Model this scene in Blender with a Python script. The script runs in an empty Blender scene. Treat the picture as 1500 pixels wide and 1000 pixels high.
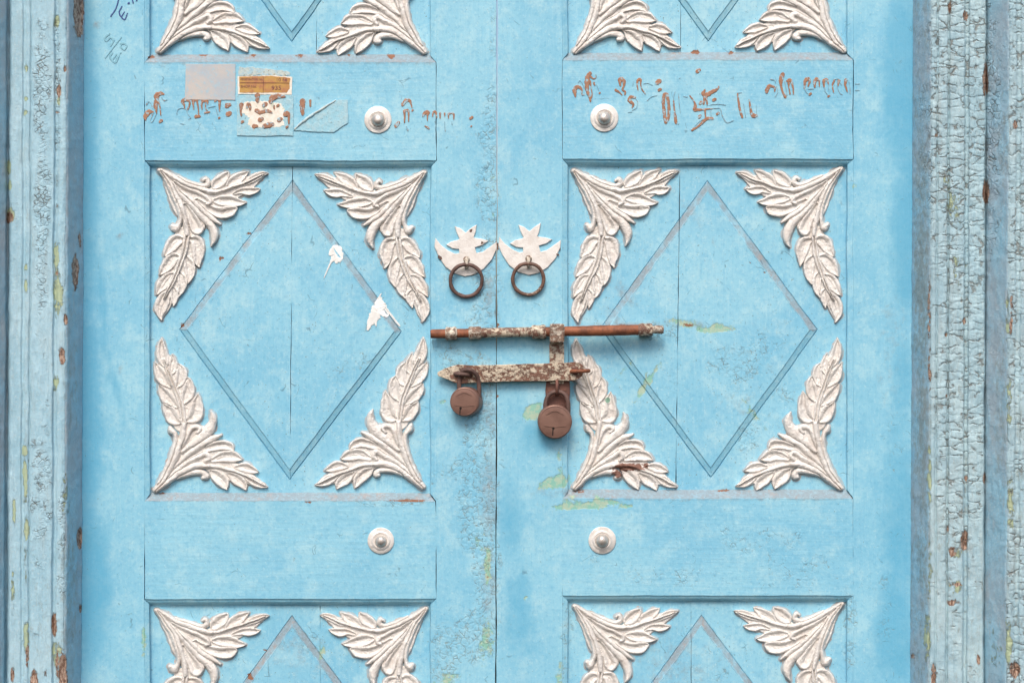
import bpy, bmesh, math, random
import numpy as np
from mathutils import Vector

# ------------------------------------------------------------------ camera, light
SC = bpy.context.scene
COL = SC.collection
D = 2.4          # camera distance from the door plane (m); 1 photo pixel on the door = 1 mm
ZC = 1.25        # height of the camera
cam_d = bpy.data.cameras.new('camera')
cam = bpy.data.objects.new('camera', cam_d)
COL.objects.link(cam)
cam.location = (0, -D, ZC)
cam.rotation_euler = (math.radians(90), 0, 0)
cam_d.sensor_width = 36
cam_d.lens = 36 * D / 1.5
cam_d.clip_start = 0.05
cam_d.clip_end = 500
SC.camera = cam

world = bpy.data.worlds.new('World')
SC.world = world
world.use_nodes = True
wn = world.node_tree
bg = wn.nodes['Background']
sky = wn.nodes.new('ShaderNodeTexSky')
sky.sky_type = 'NISHITA'
sky.sun_disc = False
SUN_EL, SUN_AZ = math.radians(50), math.radians(189)   # azimuth clockwise from +Y; the door faces -Y
sky.sun_elevation = SUN_EL
sky.sun_rotation = SUN_AZ
sky.air_density = 1.0
sky.dust_density = 4.0
sky.ozone_density = 0.6
wn.links.new(sky.outputs[0], bg.inputs[0])
bg.inputs[1].default_value = 0.13
sun_d = bpy.data.lights.new('sun', 'SUN')
sun_d.energy = 1.5
sun_d.angle = math.radians(22)
sun_d.color = (1.0, 0.94, 0.86)
sun = bpy.data.objects.new('sun', sun_d)
COL.objects.link(sun)
dv = Vector((math.sin(SUN_AZ) * math.cos(SUN_EL), math.cos(SUN_AZ) * math.cos(SUN_EL), math.sin(SUN_EL)))
sun.rotation_euler = dv.to_track_quat('Z', 'Y').to_euler()
SC.view_settings.view_transform = 'Standard'
SC.view_settings.look = 'None'
SC.view_settings.gamma = 1
SC.view_settings.exposure = 0.45

# ------------------------------------------------------------------ helpers
rng = np.random.default_rng(7)


def lattice_noise(x, y, seed):
    """smooth value noise, about -1..1"""
    xi = np.floor(x).astype(np.int64)
    yi = np.floor(y).astype(np.int64)
    fx, fy = x - xi, y - yi
    fx = fx * fx * fx * (fx * (fx * 6 - 15) + 10)
    fy = fy * fy * fy * (fy * (fy * 6 - 15) + 10)

    def h(a, b):
        n = (a * 374761393 + b * 668265263 + seed * 1442695041) & 0xFFFFFFFF
        n = ((n ^ (n >> 13)) * 1274126177) & 0xFFFFFFFF
        n = n ^ (n >> 16)
        return (n & 0xFFFF) / 32767.5 - 1
    return ((h(xi, yi) * (1 - fx) + h(xi + 1, yi) * fx) * (1 - fy)
            + (h(xi, yi + 1) * (1 - fx) + h(xi + 1, yi + 1) * fx) * fy)


def fbm(x, y, seed, octaves=3):
    s, a = 0, 1.0
    for o in range(octaves):
        s = s + a * lattice_noise(x * 2 ** o, y * 2 ** o, seed + o * 17)
        a *= 0.5
    return s


def to_world(p):
    """(px, py, mm towards the camera) -> metres; scaled so that each point is seen where it was measured"""
    p = np.asarray(p, dtype=float)
    d = p[:, 2] / 1000
    k = (D - d) / D
    return np.stack([(p[:, 0] - 750) / 1000 * k, -d, ZC + (500 - p[:, 1]) / 1000 * k], 1)


def smooth(a, b, x):
    t = np.clip((x - a) / (b - a), 0, 1)
    return t * t * (3 - 2 * t)


def link(name, me, mats, parent=None, origin=None):
    o = bpy.data.objects.new(name, me)
    COL.objects.link(o)
    for m in (mats if isinstance(mats, (list, tuple)) else [mats]):
        me.materials.append(m)
    if parent is not None:
        o.parent = parent
        o.matrix_parent_inverse.identity()
    return o


def world_loc(o):
    l = Vector((0, 0, 0))
    while o is not None:
        l = l + o.location
        o = o.parent
    return l


def obj_np(name, verts, faces, mats, parent=None, marks=None, smooth_shade=False, face_mat=None):
    """verts in metres (world); the object's origin goes to the centre of its own shape"""
    verts = np.asarray(verts, dtype=float)
    c = (verts.min(0) + verts.max(0)) / 2
    base = np.array(world_loc(parent)) if parent is not None else np.zeros(3)
    me = bpy.data.meshes.new(name)
    me.from_pydata((verts - c).tolist(), [], faces if isinstance(faces, list) else faces.tolist())
    if marks is not None:
        at = me.color_attributes.new('marks', 'FLOAT_COLOR', 'POINT')
        at.data.foreach_set('color', np.asarray(marks, dtype=np.float32).ravel())
    if face_mat is not None:
        me.polygons.foreach_set('material_index', np.asarray(face_mat, dtype=np.int32))
    if smooth_shade:
        me.polygons.foreach_set('use_smooth', np.ones(len(me.polygons), dtype=bool))
    me.update()
    o = link(name, me, mats, parent)
    o.location = Vector((c - base).tolist())
    return o


def thing(name, label, cat, loc, group=None):
    o = bpy.data.objects.new(name, None)
    COL.objects.link(o)
    o.empty_display_size = 0.05
    o.location = loc
    o['label'] = label
    o['category'] = cat
    if group:
        o['group'] = group
    return o


# ------------------------------------------------------------------ materials
class NT:
    def __init__(self, name):
        self.m = bpy.data.materials.new(name)
        self.m.use_nodes = True
        self.t = self.m.node_tree
        self.b = self.t.nodes['Principled BSDF']
        g = self.t.nodes.new('ShaderNodeNewGeometry')
        self.pos = g.outputs['Position']

    def set(self, sock, v):
        if hasattr(v, 'node'):
            self.t.links.new(v, sock)
        elif isinstance(v, (tuple, list)) and len(v) == 3 and sock.type == 'RGBA':
            sock.default_value = (*v, 1)
        else:
            sock.default_value = v

    def n(self, kind, ins=(), **props):
        nd = self.t.nodes.new(kind)
        for k, v in props.items():
            setattr(nd, k, v)
        for k, v in (ins.items() if isinstance(ins, dict) else enumerate(ins)):
            self.set(nd.inputs[k], v)
        return nd

    def math(self, op, a, b=0.0, c=0.0, clamp=False):
        return self.n('ShaderNodeMath', [a, b, c], operation=op, use_clamp=clamp).outputs[0]

    def vec(self, v, sx, sy, sz, off=(0, 0, 0)):
        return self.n('ShaderNodeMapping', {'Vector': v, 'Scale': (sx, sy, sz), 'Location': off}).outputs[0]

    def noise(self, scale, detail=4, rough=0.55, v=None, dist=0.0):
        return self.n('ShaderNodeTexNoise', {'Vector': v or self.pos, 'Scale': scale, 'Detail': detail,
                                             'Roughness': rough, 'Distortion': dist}).outputs[0]

    def step(self, x, a, b, lo=0.0, hi=1.0):
        return self.n('ShaderNodeMapRange', {'Value': x, 'From Min': a, 'From Max': b, 'To Min': lo, 'To Max': hi},
                      interpolation_type='SMOOTHSTEP').outputs[0]

    def mix(self, f, a, b):
        nd = self.n('ShaderNodeMix', data_type='RGBA')
        self.set(nd.inputs[0], f)
        self.set(nd.inputs[6], a)
        self.set(nd.inputs[7], b)
        return nd.outputs[2]

    def marks(self):
        a = self.n('ShaderNodeAttribute', attribute_name='marks')
        s = self.n('ShaderNodeSeparateColor', [a.outputs['Color']])
        return s.outputs[0], s.outputs[1], s.outputs[2], a.outputs['Alpha']

    def warp(self, scale, amount, v=None):
        nz = self.n('ShaderNodeTexNoise', {'Vector': v or self.pos, 'Scale': scale, 'Detail': 3}).outputs[1]
        sub = self.n('ShaderNodeVectorMath', [nz, (0.5, 0.5, 0.5)], operation='SUBTRACT').outputs[0]
        sc = self.n('ShaderNodeVectorMath', {0: sub, 'Scale': amount}, operation='SCALE').outputs[0]
        return self.n('ShaderNodeVectorMath', [v or self.pos, sc], operation='ADD').outputs[0]

    def cells(self, v, scale):
        return self.n('ShaderNodeTexVoronoi', {'Vector': v, 'Scale': scale}, feature='DISTANCE_TO_EDGE').outputs[0]

    def finish(self, col, rough, height=None, dist=0.001, strength=1.0, metal=0.0, bevel=0.0, spec=0.5):
        self.set(self.b.inputs['Base Color'], col)
        self.set(self.b.inputs['Roughness'], rough)
        self.set(self.b.inputs['Metallic'], metal)
        self.set(self.b.inputs['Specular IOR Level'], spec)
        if height is not None:
            bp = self.n('ShaderNodeBump', {'Height': height, 'Distance': dist, 'Strength': strength})
            if bevel:
                bv = self.n('ShaderNodeBevel', {'Radius': bevel}, samples=4)
                self.set(bp.inputs['Normal'], bv.outputs[0])
            self.set(self.b.inputs['Normal'], bp.outputs[0])
        return self.m


def blue_paint(name, grain):
    """gloss paint over older coats. marks: R crazed, G grey dust/primer, B green-yellow undercoat, A bare brown"""
    k = NT(name)
    R, G, B, A = k.marks()
    big = k.noise(5.5, 6, 0.6, dist=0.3)
    mid = k.noise(26, 8, 0.68)
    fine = k.noise(150, 6, 0.7)
    fr = k.n('ShaderNodeAttribute', attribute_name='coat_shadow').outputs['Fac']
    stv = k.vec(k.pos, 1, 1, 14) if grain == 'h' else k.vec(k.pos, 14, 1, 1)
    streak = k.noise(12, 6, 0.7, v=stv)
    c = k.mix(k.step(big, 0.36, 0.66), (0.285, 0.59, 0.735), (0.205, 0.51, 0.69))
    c = k.mix(k.math('MULTIPLY', k.step(mid, 0.46, 0.66), 0.6), c, (0.42, 0.68, 0.765))
    c = k.mix(k.math('MULTIPLY', k.step(streak, 0.5, 0.75), 0.35), c, (0.15, 0.45, 0.66))
    c = k.mix(k.math('MULTIPLY', k.step(fine, 0.48, 0.66), 0.42), c, (0.12, 0.40, 0.60))
    c = k.mix(k.math('MULTIPLY', k.step(k.noise(210, 5, 0.75, v=k.vec(k.pos, 1, 1, 1, (5, 2, 1))), 0.52, 0.68), 0.42), c, (0.52, 0.74, 0.79))
    chalk = k.math('MULTIPLY', k.step(k.noise(60, 9, 0.8, v=stv), 0.56, 0.72), 0.42)
    blot = k.step(k.noise(48, 7, 0.75, v=k.vec(k.pos, 1, 1, 1, (3, 1, 7))), 0.53, 0.66)
    c = k.mix(k.math('MULTIPLY', blot, 0.28), c, (0.12, 0.41, 0.63))
    brush = k.step(k.noise(34, 5, 0.7, v=(k.vec(k.pos, 0.5, 1, 9) if grain == 'h' else k.vec(k.pos, 9, 1, 0.5))), 0.54, 0.68)
    c = k.mix(k.math('MULTIPLY', brush, 0.18), c, (0.46, 0.70, 0.77))
    c = k.mix(chalk, c, (0.55, 0.72, 0.77))
    # deeper blue coat patches, with jamb and padlock shade painted in
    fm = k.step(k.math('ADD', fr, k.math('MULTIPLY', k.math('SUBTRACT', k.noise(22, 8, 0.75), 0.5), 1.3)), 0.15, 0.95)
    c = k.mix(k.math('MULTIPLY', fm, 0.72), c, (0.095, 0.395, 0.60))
    # crazing
    wv = k.warp(90, 0.006)
    cell = k.cells(wv, 125)
    cell2 = k.cells(k.warp(200, 0.004), 260)
    line = k.math('MAXIMUM', k.step(cell, 0.05, 0.012), k.math('MULTIPLY', k.step(cell2, 0.07, 0.0), 0.6))
    patch = k.step(k.math('ADD', R, k.math('MULTIPLY', k.math('SUBTRACT', k.noise(30, 5, 0.7), 0.5), 1.5)), 0.42, 0.62)
    gate = k.step(k.noise(95, 4, 0.7), 0.46, 0.56)
    crack = k.math('MULTIPLY', k.math('MULTIPLY', line, patch), gate)
    # a few lone hairline scratches all over
    sc = k.cells(k.warp(18, 0.05), 17)
    lone = k.math('MULTIPLY', k.step(sc, 0.012, 0.004), k.step(k.noise(40, 3, 0.6), 0.58, 0.66))
    # dust and primer
    nz = k.math('MULTIPLY', k.math('SUBTRACT', k.noise(70, 7, 0.72), 0.5), 1.5)
    gm = k.math('MULTIPLY', k.step(k.math('ADD', G, nz), 0.12, 0.80), 0.92)
    gcol = k.mix(k.step(k.noise(45, 5, 0.7), 0.5, 0.7), (0.25, 0.30, 0.335), (0.37, 0.295, 0.265))
    gcol = k.mix(k.math('MULTIPLY', k.step(k.noise(220, 5, 0.7), 0.45, 0.62), 0.6), gcol, (0.28, 0.43, 0.52))
    bm_ = k.step(k.math('ADD', B, k.math('MULTIPLY', nz, 1.5)), 0.38, 0.66)
    bcol = k.mix(k.step(k.noise(110, 4, 0.6), 0.42, 0.58), (0.24, 0.50, 0.33), (0.47, 0.54, 0.33))
    am = k.step(k.math('ADD', A, nz), 0.44, 0.56)
    acol = k.mix(k.noise(120, 4), (0.36, 0.17, 0.10), (0.16, 0.07, 0.04))
    speck = k.step(k.noise(380, 2, 0.5), 0.70, 0.74)
    c = k.mix(gm, c, gcol)
    c = k.mix(k.math('MULTIPLY', bm_, 0.75), c, bcol)
    c = k.mix(am, c, acol)
    c = k.mix(k.math('MULTIPLY', crack, 0.7), c, (0.23, 0.26, 0.235))
    c = k.mix(k.math('MULTIPLY', lone, 0.6), c, (0.09, 0.2, 0.28))
    c = k.mix(k.math('MULTIPLY', speck, 0.7), c, (0.12, 0.11, 0.1))
    h = k.math('ADD', k.math('MULTIPLY', mid, 0.5), k.math('MULTIPLY', fine, 0.28))
    hair = k.noise(70, 4, 0.65, v=(k.vec(k.pos, 0.12, 1, 1.6) if grain == 'h' else k.vec(k.pos, 1.6, 1, 0.12)))
    h = k.math('ADD', h, k.math('MULTIPLY', streak, 0.22))
    h = k.math('ADD', h, k.math('MULTIPLY', hair, 0.35))
    h = k.math('SUBTRACT', h, k.math('MULTIPLY', crack, 0.35))
    h = k.math('SUBTRACT', h, k.math('MULTIPLY', k.math('MAXIMUM', bm_, am), 0.4))
    h = k.math('ADD', h, k.math('MULTIPLY', gm, k.math('MULTIPLY', k.noise(160, 5, 0.75, v=k.vec(k.pos, 1, 1, 1, (2, 9, 4))), 0.7)))
    h = k.math('ADD', h, k.math('MULTIPLY', k.math('MULTIPLY', patch, k.step(cell, 0.0, 0.3)), 0.22))
    rough = k.math('ADD', k.math('MULTIPLY', gm, 0.3), k.math('ADD', 0.42, k.math('MULTIPLY', fine, 0.2)))
    return k.finish(c, rough, h, dist=0.0016, strength=0.75, spec=0.4)


def frame_paint(name, ca, cb, cell_scale, aniso, dens):
    """thick cracked paint. marks: R crack amount, G brown wood, B yellow-green coat, A grime"""
    k = NT(name)
    R, G, B, A = k.marks()
    big = k.noise(9, 5, 0.6, v=k.vec(k.pos, 2.5, 1, 1))
    mid = k.noise(60, 7, 0.7)
    fine = k.noise(260, 5, 0.7)
    streak = k.noise(30, 6, 0.7, v=k.vec(k.pos, 6, 1, 0.5))
    c = k.mix(k.step(big, 0.35, 0.65), ca, cb)
    c = k.mix(k.math('MULTIPLY', k.step(mid, 0.45, 0.7), 0.5), c, tuple(min(1, q * 1.22 + 0.02) for q in ca))
    c = k.mix(k.math('MULTIPLY', k.step(streak, 0.52, 0.72), 0.4), c, tuple(q * 0.78 for q in cb))
    c = k.mix(k.math('MULTIPLY', k.step(fine, 0.52, 0.7), 0.3), c, (0.30, 0.34, 0.33))
    stain = k.step(k.noise(26, 7, 0.75, v=k.vec(k.pos, 3.5, 1, 0.6, (4, 1, 2))), 0.50, 0.66)
    c = k.mix(k.math('MULTIPLY', stain, 0.5), c, tuple(q * f for q, f in zip(cb, (1.05, 0.86, 0.78))))
    c = k.mix(k.math('MULTIPLY', k.step(k.noise(330, 4, 0.7), 0.54, 0.68), 0.4), c, (0.62, 0.70, 0.70))
    wv = k.warp(70, 0.010)
    v = k.vec(wv, aniso, 1, 1)
    cell = k.cells(v, cell_scale)
    cell2 = k.cells(k.vec(k.warp(160, 0.005), aniso, 1, 1), cell_scale * 2.3)
    nz = k.math('MULTIPLY', k.math('SUBTRACT', k.noise(45, 5, 0.7), 0.5), 1.4)
    patch = k.step(k.math('ADD', R, nz), 0.5 - dens, 0.75 - dens)
    gate = k.step(k.noise(65, 4, 0.7), 0.46, 0.58)
    w = k.math('MULTIPLY', k.noise(30, 3), 0.16)
    l1 = k.step(k.math('SUBTRACT', cell, w), 0.0, -0.05)
    l2 = k.math('MULTIPLY', k.step(cell2, 0.05, 0.0), 0.45)
    crack = k.math('MULTIPLY', k.math('MULTIPLY', k.math('MAXIMUM', l1, l2), patch), gate)
    nb = k.math('MULTIPLY', k.math('SUBTRACT', k.noise(75, 7, 0.8, v=k.vec(k.pos, 1.6, 1, 0.8)), 0.5), 2.3)
    gm = k.step(k.math('ADD', G, nb), 0.46, 0.56)
    bm_ = k.step(k.math('ADD', B, nb), 0.43, 0.55)
    am = k.step(k.math('ADD', A, nb), 0.30, 0.85)
    c = k.mix(k.math('MULTIPLY', am, 0.75), c, (0.25, 0.27, 0.245))
    c = k.mix(k.math('MULTIPLY', bm_, 0.9), c, k.mix(k.noise(90, 3), (0.50, 0.53, 0.30), (0.38, 0.50, 0.33)))
    gc = k.mix(k.step(k.noise(140, 5, 0.7, v=k.vec(k.pos, 3, 1, 1)), 0.38, 0.60), (0.52, 0.38, 0.30), (0.17, 0.09, 0.06))
    c = k.mix(gm, c, gc)
    c = k.mix(k.math('MULTIPLY', crack, 0.75), c, (0.19, 0.185, 0.165))
    h = k.math('ADD', k.math('MULTIPLY', mid, 0.9), k.math('MULTIPLY', fine, 0.35))
    h = k.math('ADD', h, k.math('MULTIPLY', streak, 0.4))
    h = k.math('SUBTRACT', h, k.math('MULTIPLY', crack, 0.7))
    h = k.math('ADD', h, k.math('MULTIPLY', k.math('MULTIPLY', patch, k.step(cell, 0.0, 0.2)), 0.35))
    h = k.math('SUBTRACT', h, k.math('MULTIPLY', k.math('MAXIMUM', gm, bm_), 0.9))
    return k.finish(c, 0.62, h, dist=0.0022, strength=0.9, spec=0.3)


def simple(name, ca, cb, scale=60, rough=0.6, bump=0.0006, metal=0.0, cc=None, csc=140, cth=(0.55, 0.65), spec=0.4):
    k = NT(name)
    n1 = k.noise(scale, 7, 0.68)
    c = k.mix(k.step(n1, 0.38, 0.64), ca, cb)
    n2 = k.noise(csc, 6, 0.7)
    if cc:
        c = k.mix(k.step(n2, *cth), c, cc)
    h = k.math('ADD', n1, k.math('MULTIPLY', n2, 0.5))
    return k.finish(c, rough, h, dist=bump, strength=0.8, metal=metal, spec=spec)


def silver_paint(name, bump):
    k = NT(name)
    n1 = k.noise(55, 7, 0.7)
    n2 = k.noise(240, 5, 0.7)
    n3 = k.noise(20, 4, 0.6)
    c = k.mix(k.step(n1, 0.4, 0.66), (0.80, 0.77, 0.735), (0.69, 0.64, 0.595))
    c = k.mix(k.math('MULTIPLY', k.step(n3, 0.55, 0.72), 0.35), c, (0.62, 0.52, 0.44))
    c = k.mix(k.math('MULTIPLY', k.step(n2, 0.60, 0.70), 0.4), c, (0.62, 0.47, 0.37))
    A = k.n('ShaderNodeAttribute', attribute_name='marks')
    s = k.n('ShaderNodeSeparateColor', [A.outputs['Color']])
    rm = k.step(k.math('ADD', s.outputs[0], k.math('MULTIPLY', k.math('SUBTRACT', k.noise(130, 6, 0.75), 0.5), 1.8)), 0.45, 0.6)
    c = k.mix(rm, c, (0.22, 0.11, 0.08))
    grime = k.math('MULTIPLY', s.outputs[1], k.step(k.noise(90, 5, 0.7), 0.3, 0.6))
    c = k.mix(k.math('MULTIPLY', grime, 0.7), c, (0.52, 0.36, 0.25))
    gr = k.step(k.math('ADD', s.outputs[2], k.math('MULTIPLY', k.math('SUBTRACT', k.noise(130, 6, 0.75), 0.5), 1.2)), 0.5, 0.6)
    c = k.mix(gr, c, (0.25, 0.42, 0.32))
    pit = k.n('ShaderNodeTexVoronoi', {'Vector': k.warp(120, 0.004), 'Scale': 300.0}).outputs[0]
    h = k.math('ADD', k.math('MULTIPLY', n1, 0.9), k.math('MULTIPLY', n2, 1.1))
    h = k.math('ADD', h, k.math('MULTIPLY', pit, 0.5))
    return k.finish(c, 0.48, h, dist=bump, strength=0.9, metal=0.1, spec=0.45)


def rust(name, base, base2, flake, amount, silver=0.0):
    k = NT(name)
    n1 = k.noise(75, 7, 0.7)
    c = k.mix(k.step(n1, 0.36, 0.64), base, base2)
    nn = k.noise(210, 8, 0.8, v=k.vec(k.pos, 0.7, 1, 1))
    n3 = k.noise(32, 4, 0.6)
    f = k.step(k.math('ADD', nn, k.math('MULTIPLY', k.math('SUBTRACT', n3, 0.5), 0.40)), 0.60 - amount, 0.63 - amount)
    fc = k.mix(k.step(k.noise(300, 4, 0.6), 0.42, 0.62), flake, tuple(q * 0.72 for q in flake))
    c = k.mix(f, c, fc)
    c = k.mix(k.math('MULTIPLY', k.step(k.noise(380, 3, 0.6), 0.62, 0.7), 0.7), c, (0.05, 0.025, 0.015))
    h = k.math('ADD', k.math('MULTIPLY', n1, 0.6), k.math('MULTIPLY', f, 0.5))
    h = k.math('ADD', h, k.math('MULTIPLY', k.noise(330, 4, 0.7), 0.5))
    return k.finish(c, 0.6, h, dist=0.0009, strength=0.9, metal=0.15, spec=0.4)


M = {}
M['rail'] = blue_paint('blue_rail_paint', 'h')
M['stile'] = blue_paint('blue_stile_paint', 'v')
M['silver'] = silver_paint('silver_white_paint', 0.0013)
M['plate'] = silver_paint('smooth_silver_paint', 0.0004)
M['spill'] = simple('grey_overspill_paint', (0.40, 0.44, 0.46), (0.30, 0.44, 0.52), 120, 0.7, 0.0004, cc=(0.44, 0.36, 0.32), csc=180, cth=(0.52, 0.62))
M['face_l'] = frame_paint('cracked_pale_blue_paint', (0.41, 0.60, 0.69), (0.32, 0.53, 0.64), 150, 0.8, 0.08)
M['face_r'] = frame_paint('thick_cracked_pale_paint', (0.42, 0.575, 0.63), (0.33, 0.50, 0.58), 88, 0.36, 0.12)
M['ret'] = frame_paint('blue_grey_return_paint', (0.29, 0.52, 0.65), (0.37, 0.47, 0.54), 120, 0.6, 0.0)
M['back'] = simple('added_dark_backing', (0.05, 0.05, 0.05), (0.03, 0.025, 0.02), 40, 0.9)
M['brown'] = simple('brown_brush_paint', (0.40, 0.205, 0.125), (0.30, 0.15, 0.095), 160, 0.7, 0.0006, cc=(0.34, 0.50, 0.57), csc=170, cth=(0.53, 0.60))
M['faint'] = simple('faded_grey_blue_paint', (0.21, 0.38, 0.48), (0.30, 0.52, 0.62), 160, 0.7, 0.0006, cc=(0.36, 0.25, 0.2), csc=200, cth=(0.55, 0.65))
M['ink'] = simple('navy_ink', (0.035, 0.07, 0.24), (0.06, 0.11, 0.30), 200, 0.6, 0.0001)
M['stencil'] = simple('grey_stencil_paint', (0.22, 0.46, 0.56), (0.26, 0.53, 0.65), 200, 0.7, 0.0001)
M['rust'] = rust('orange_brown_rust', (0.32, 0.115, 0.055), (0.15, 0.055, 0.03), (0.66, 0.52, 0.40), -0.06)
M['rustflake'] = rust('rust_with_cream_flakes', (0.25, 0.125, 0.085), (0.14, 0.075, 0.055), (0.68, 0.58, 0.45), 0.105)
M['strapflake'] = rust('pale_flaking_strap_paint', (0.26, 0.14, 0.10), (0.17, 0.09, 0.065), (0.68, 0.59, 0.47), 0.15)
M['clip'] = rust('silvered_rusty_clip', (0.28, 0.17, 0.12), (0.16, 0.10, 0.07), (0.68, 0.60, 0.50), 0.12)
M['darkrust'] = rust('dark_brown_rust', (0.20, 0.09, 0.065), (0.12, 0.055, 0.045), (0.45, 0.34, 0.26), -0.13)
M['ring'] = rust('brown_ring_iron', (0.17, 0.10, 0.085), (0.10, 0.06, 0.05), (0.55, 0.42, 0.33), -0.08)
M['ringflaky'] = rust('flaking_ring_iron', (0.22, 0.125, 0.09), (0.12, 0.07, 0.055), (0.62, 0.48, 0.38), -0.0)
M['lock'] = simple('brown_lock_enamel', (0.245, 0.14, 0.11), (0.19, 0.105, 0.082), 40, 0.36, 0.0003, metal=0.35, cc=(0.19, 0.10, 0.08), csc=260, cth=(0.66, 0.78))
M['hole'] = simple('black_keyhole', (0.01, 0.008, 0.007), (0.006, 0.005, 0.005), 40, 0.9)
M['steel'] = simple('dull_steel_stud', (0.66, 0.61, 0.56), (0.50, 0.45, 0.41), 90, 0.34, 0.0004, metal=0.5, cc=(0.22, 0.17, 0.13), csc=190, cth=(0.60, 0.72))
M['nail'] = simple('rusty_nail', (0.16, 0.10, 0.08), (0.1, 0.06, 0.05), 90, 0.7)
M['paper_grey'] = simple('faded_silver_tape', (0.43, 0.48, 0.53), (0.55, 0.51, 0.48), 22, 0.5, 0.0006, cc=(0.38, 0.52, 0.60), csc=150, cth=(0.50, 0.66))
M['paper_white'] = simple('torn_white_paper', (0.86, 0.83, 0.76), (0.78, 0.71, 0.60), 120, 0.8, 0.0005, cc=(0.58, 0.60, 0.48), csc=170, cth=(0.57, 0.66))
M['paper_scab'] = simple('scabby_paper_remains', (0.56, 0.62, 0.58), (0.36, 0.56, 0.66), 130, 0.85, 0.0014, cc=(0.36, 0.33, 0.24), csc=240, cth=(0.56, 0.62))
M['paper_blue'] = simple('paper_under_blue_paint', (0.31, 0.59, 0.71), (0.40, 0.60, 0.67), 110, 0.55, 0.0016, cc=(0.20, 0.33, 0.38), csc=260, cth=(0.61, 0.66))
M['label'] = simple('orange_printed_label', (0.52, 0.30, 0.08), (0.44, 0.19, 0.09), 45, 0.6, 0.0005, cc=(0.40, 0.17, 0.09), csc=180, cth=(0.56, 0.68))
M['print'] = simple('purple_brown_print', (0.16, 0.06, 0.07), (0.24, 0.10, 0.10), 300, 0.8, 0.0001)
M['splash'] = simple('white_paint_splash', (0.84, 0.84, 0.82), (0.78, 0.77, 0.74), 120, 0.5, 0.0009)
M['wall'] = simple('pale_plaster', (0.45, 0.50, 0.52), (0.38, 0.43, 0.46), 12, 0.9, 0.002)

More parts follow.
